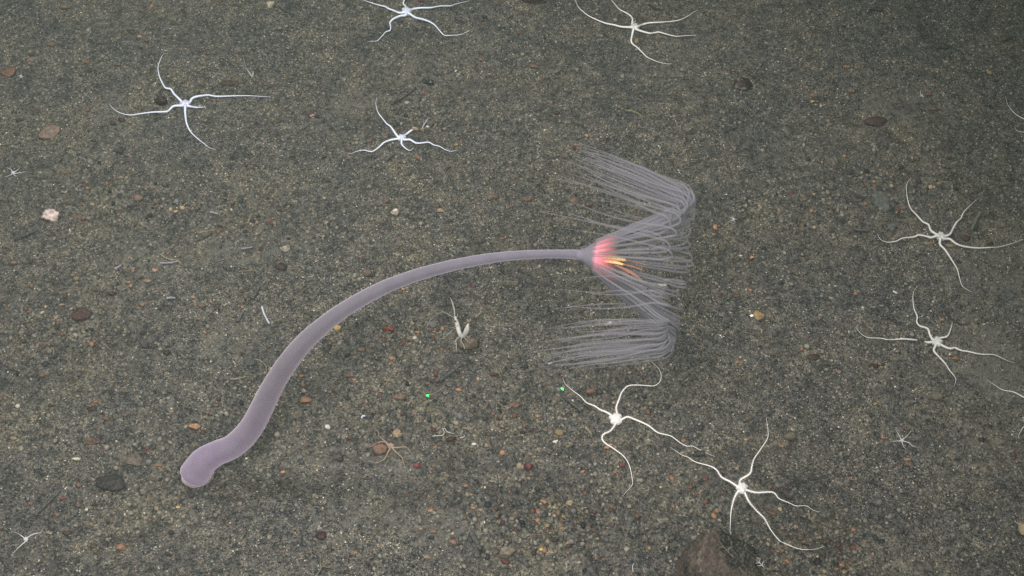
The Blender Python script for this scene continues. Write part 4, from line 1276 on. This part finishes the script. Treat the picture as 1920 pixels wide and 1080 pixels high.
def scatter(n_try, smin, smax, power, base, gp):
    x = rng.uniform(-1.75, 1.75, n_try)
    y = rng.uniform(.85, 3.35, n_try)
    g = gravelness(x, y)
    s = siltness(x, y)
    keep = rng.random(n_try) < np.clip(base + (1 - base) * g ** gp, 0, 1) * (1 - .75 * s)
    keep &= in_view(x, y, 130) | (rng.random(n_try) < .35)
    if smax > .005:                                  # no pebble sits on top of an arm
        cx, cy = np.floor(x / .008).astype(int), np.floor(y / .008).astype(int)
        hit = np.zeros(n_try, dtype=bool)
        for dx in (-1, 0, 1):
            for dy in (-1, 0, 1):
                hit |= np.isin((cx + dx) * 100000 + cy + dy, CLEAR)
        keep &= ~hit
    x, y = x[keep], y[keep]
    size = smin + (smax - smin) * rng.random(len(x)) ** power
    return x, y, size


def grains(x, y, size, bv, bf):
    n = len(x)
    nv = len(bv)
    sc = size[:, None] * rng.uniform(.65, 1.25, (n, 3)) * .5
    sc[:, 2] *= .8
    j = bv[None] * (1 + rng.normal(0, .16, (n, nv, 1)))
    a = rng.uniform(0, 2 * math.pi, n)
    tl = rng.normal(0, .4, n)
    v = j * sc[:, None, :]
    v = np.stack([v[..., 0], v[..., 1] * np.cos(tl)[:, None] - v[..., 2] * np.sin(tl)[:, None], v[..., 1] * np.sin(tl)[:, None] + v[..., 2] * np.cos(tl)[:, None]], -1)
    v = np.stack([v[..., 0] * np.cos(a)[:, None] - v[..., 1] * np.sin(a)[:, None], v[..., 0] * np.sin(a)[:, None] + v[..., 1] * np.cos(a)[:, None], v[..., 2]], -1)
    z = relief(x, y) + size * .12
    v += np.stack([x, y, z], -1)[:, None, :]
    f = bf[None] + (np.arange(n) * nv)[:, None, None]
    return v.reshape(-1, 3), f.reshape(-1, 3)


oct_v = np.array([(1, 0, 0), (-1, 0, 0), (0, 1, 0), (0, -1, 0), (0, 0, 1), (0, 0, -1.)])
oct_f = np.array([(0, 2, 4), (2, 1, 4), (1, 3, 4), (3, 0, 4), (2, 0, 5), (1, 2, 5), (3, 1, 5), (0, 3, 5)])
ic_v, ic_f = ICO[1]
ic_v, ic_f = np.array(ic_v), np.array(ic_f)
allv, allf, allc, off = [], [], [], 0
for (n_try, smin, smax, power, base, kind, gp) in ((190000, .0020, .0044, 1.4, .14, 0, 1.4), (60000, .0038, .0072, 1.5, .03, 1, 2.0), (52000, .0064, .0140, 1.45, .006, 1, 2.6), (60000, .0040, .0115, 1.9, .35, 1, .8)):
    x, y, size = scatter(n_try, smin, smax, power, base, gp)
    bv, bf = (oct_v, oct_f) if kind == 0 else (ic_v, ic_f)
    v, f = grains(x, y, size, bv, bf)
    if gp < 1:                                      # soft crumbs of olive silt
        cl = fbm(x, y, 14, 3) + .25 * siltness(x, y)
        k_ = cl > .52
        x, y, size = x[k_], y[k_], size[k_]
        v, f = grains(x, y, size, bv, bf)
        c = np.array([(.170, .159, .133)]) * rng.uniform(.55, 1.25, (len(x), 1))
    else:
        pw_ = PW * np.array([1, 1, 1, 1, 1, 1.4, 2.2, 2.0, 2.6, 2.2, 1.2, .5, 1.5]) if smin > .006 else PW
        c = PAL[rng.choice(len(PAL), len(x), p=pw_ / pw_.sum())] * rng.uniform(.45, 1.6, (len(x), 1))
    allv.append(v)
    allf.append(f + off)
    allc.append(np.repeat(c, len(bv), axis=0))
    off += len(v)
GV, GF, GC = np.vstack(allv), np.vstack(allf), np.vstack(allc)
me = bpy.data.meshes.new('gravel')
me.vertices.add(len(GV))
me.vertices.foreach_set('co', GV.ravel())
me.loops.add(GF.size)
me.loops.foreach_set('vertex_index', GF.ravel().astype(np.int32))
me.polygons.add(len(GF))
me.polygons.foreach_set('loop_start', np.arange(0, GF.size, 3, dtype=np.int32))
me.update(calc_edges=True)
ca = me.color_attributes.new('tint', 'FLOAT_COLOR', 'POINT')
ca.data.foreach_set('color', np.c_[GC, np.ones(len(GC))].astype(np.float32).ravel())
me.materials.append(M_GRAIN)
gravel = bpy.data.objects.new('gravel', me)
COL.objects.link(gravel)
tag(gravel, 'loose multicoloured grit and fine gravel strewn over the sand', 'gravel', None, 'stuff')
print('gravel tris', len(GF), 'floor tris', len(quads) * 2)

# ------------------------------------------------------------------ the water itself, faintly cloudy
hb = bmesh.new()
bmesh.ops.create_cube(hb, size=1)
hv = np.array([v_.co[:] for v_ in hb.verts]) * np.array([54, 54, 5.4]) + np.array([0, 2, 1.45])
hf = [tuple(v_.index for v_ in f_.verts) for f_ in hb.faces]
hb.free()
M_HAZE = bpy.data.materials.new('sea_water_haze')
M_HAZE.use_nodes = True
nt = M_HAZE.node_tree
nt.nodes.clear()
ho, hp = N(nt, 'ShaderNodeOutputMaterial'), N(nt, 'ShaderNodeVolumePrincipled')
hp.inputs['Color'].default_value = (.68, .93, .78, 1)
hp.inputs['Density'].default_value = .025
hp.inputs['Anisotropy'].default_value = .2
nt.links.new(hp.outputs[0], ho.inputs['Volume'])
hz_ob = mesh_obj('haze', hv, hf, M_HAZE, None, None, smooth=False)
tag(hz_ob, 'faintly cloudy deep sea water', None, None, 'stuff')
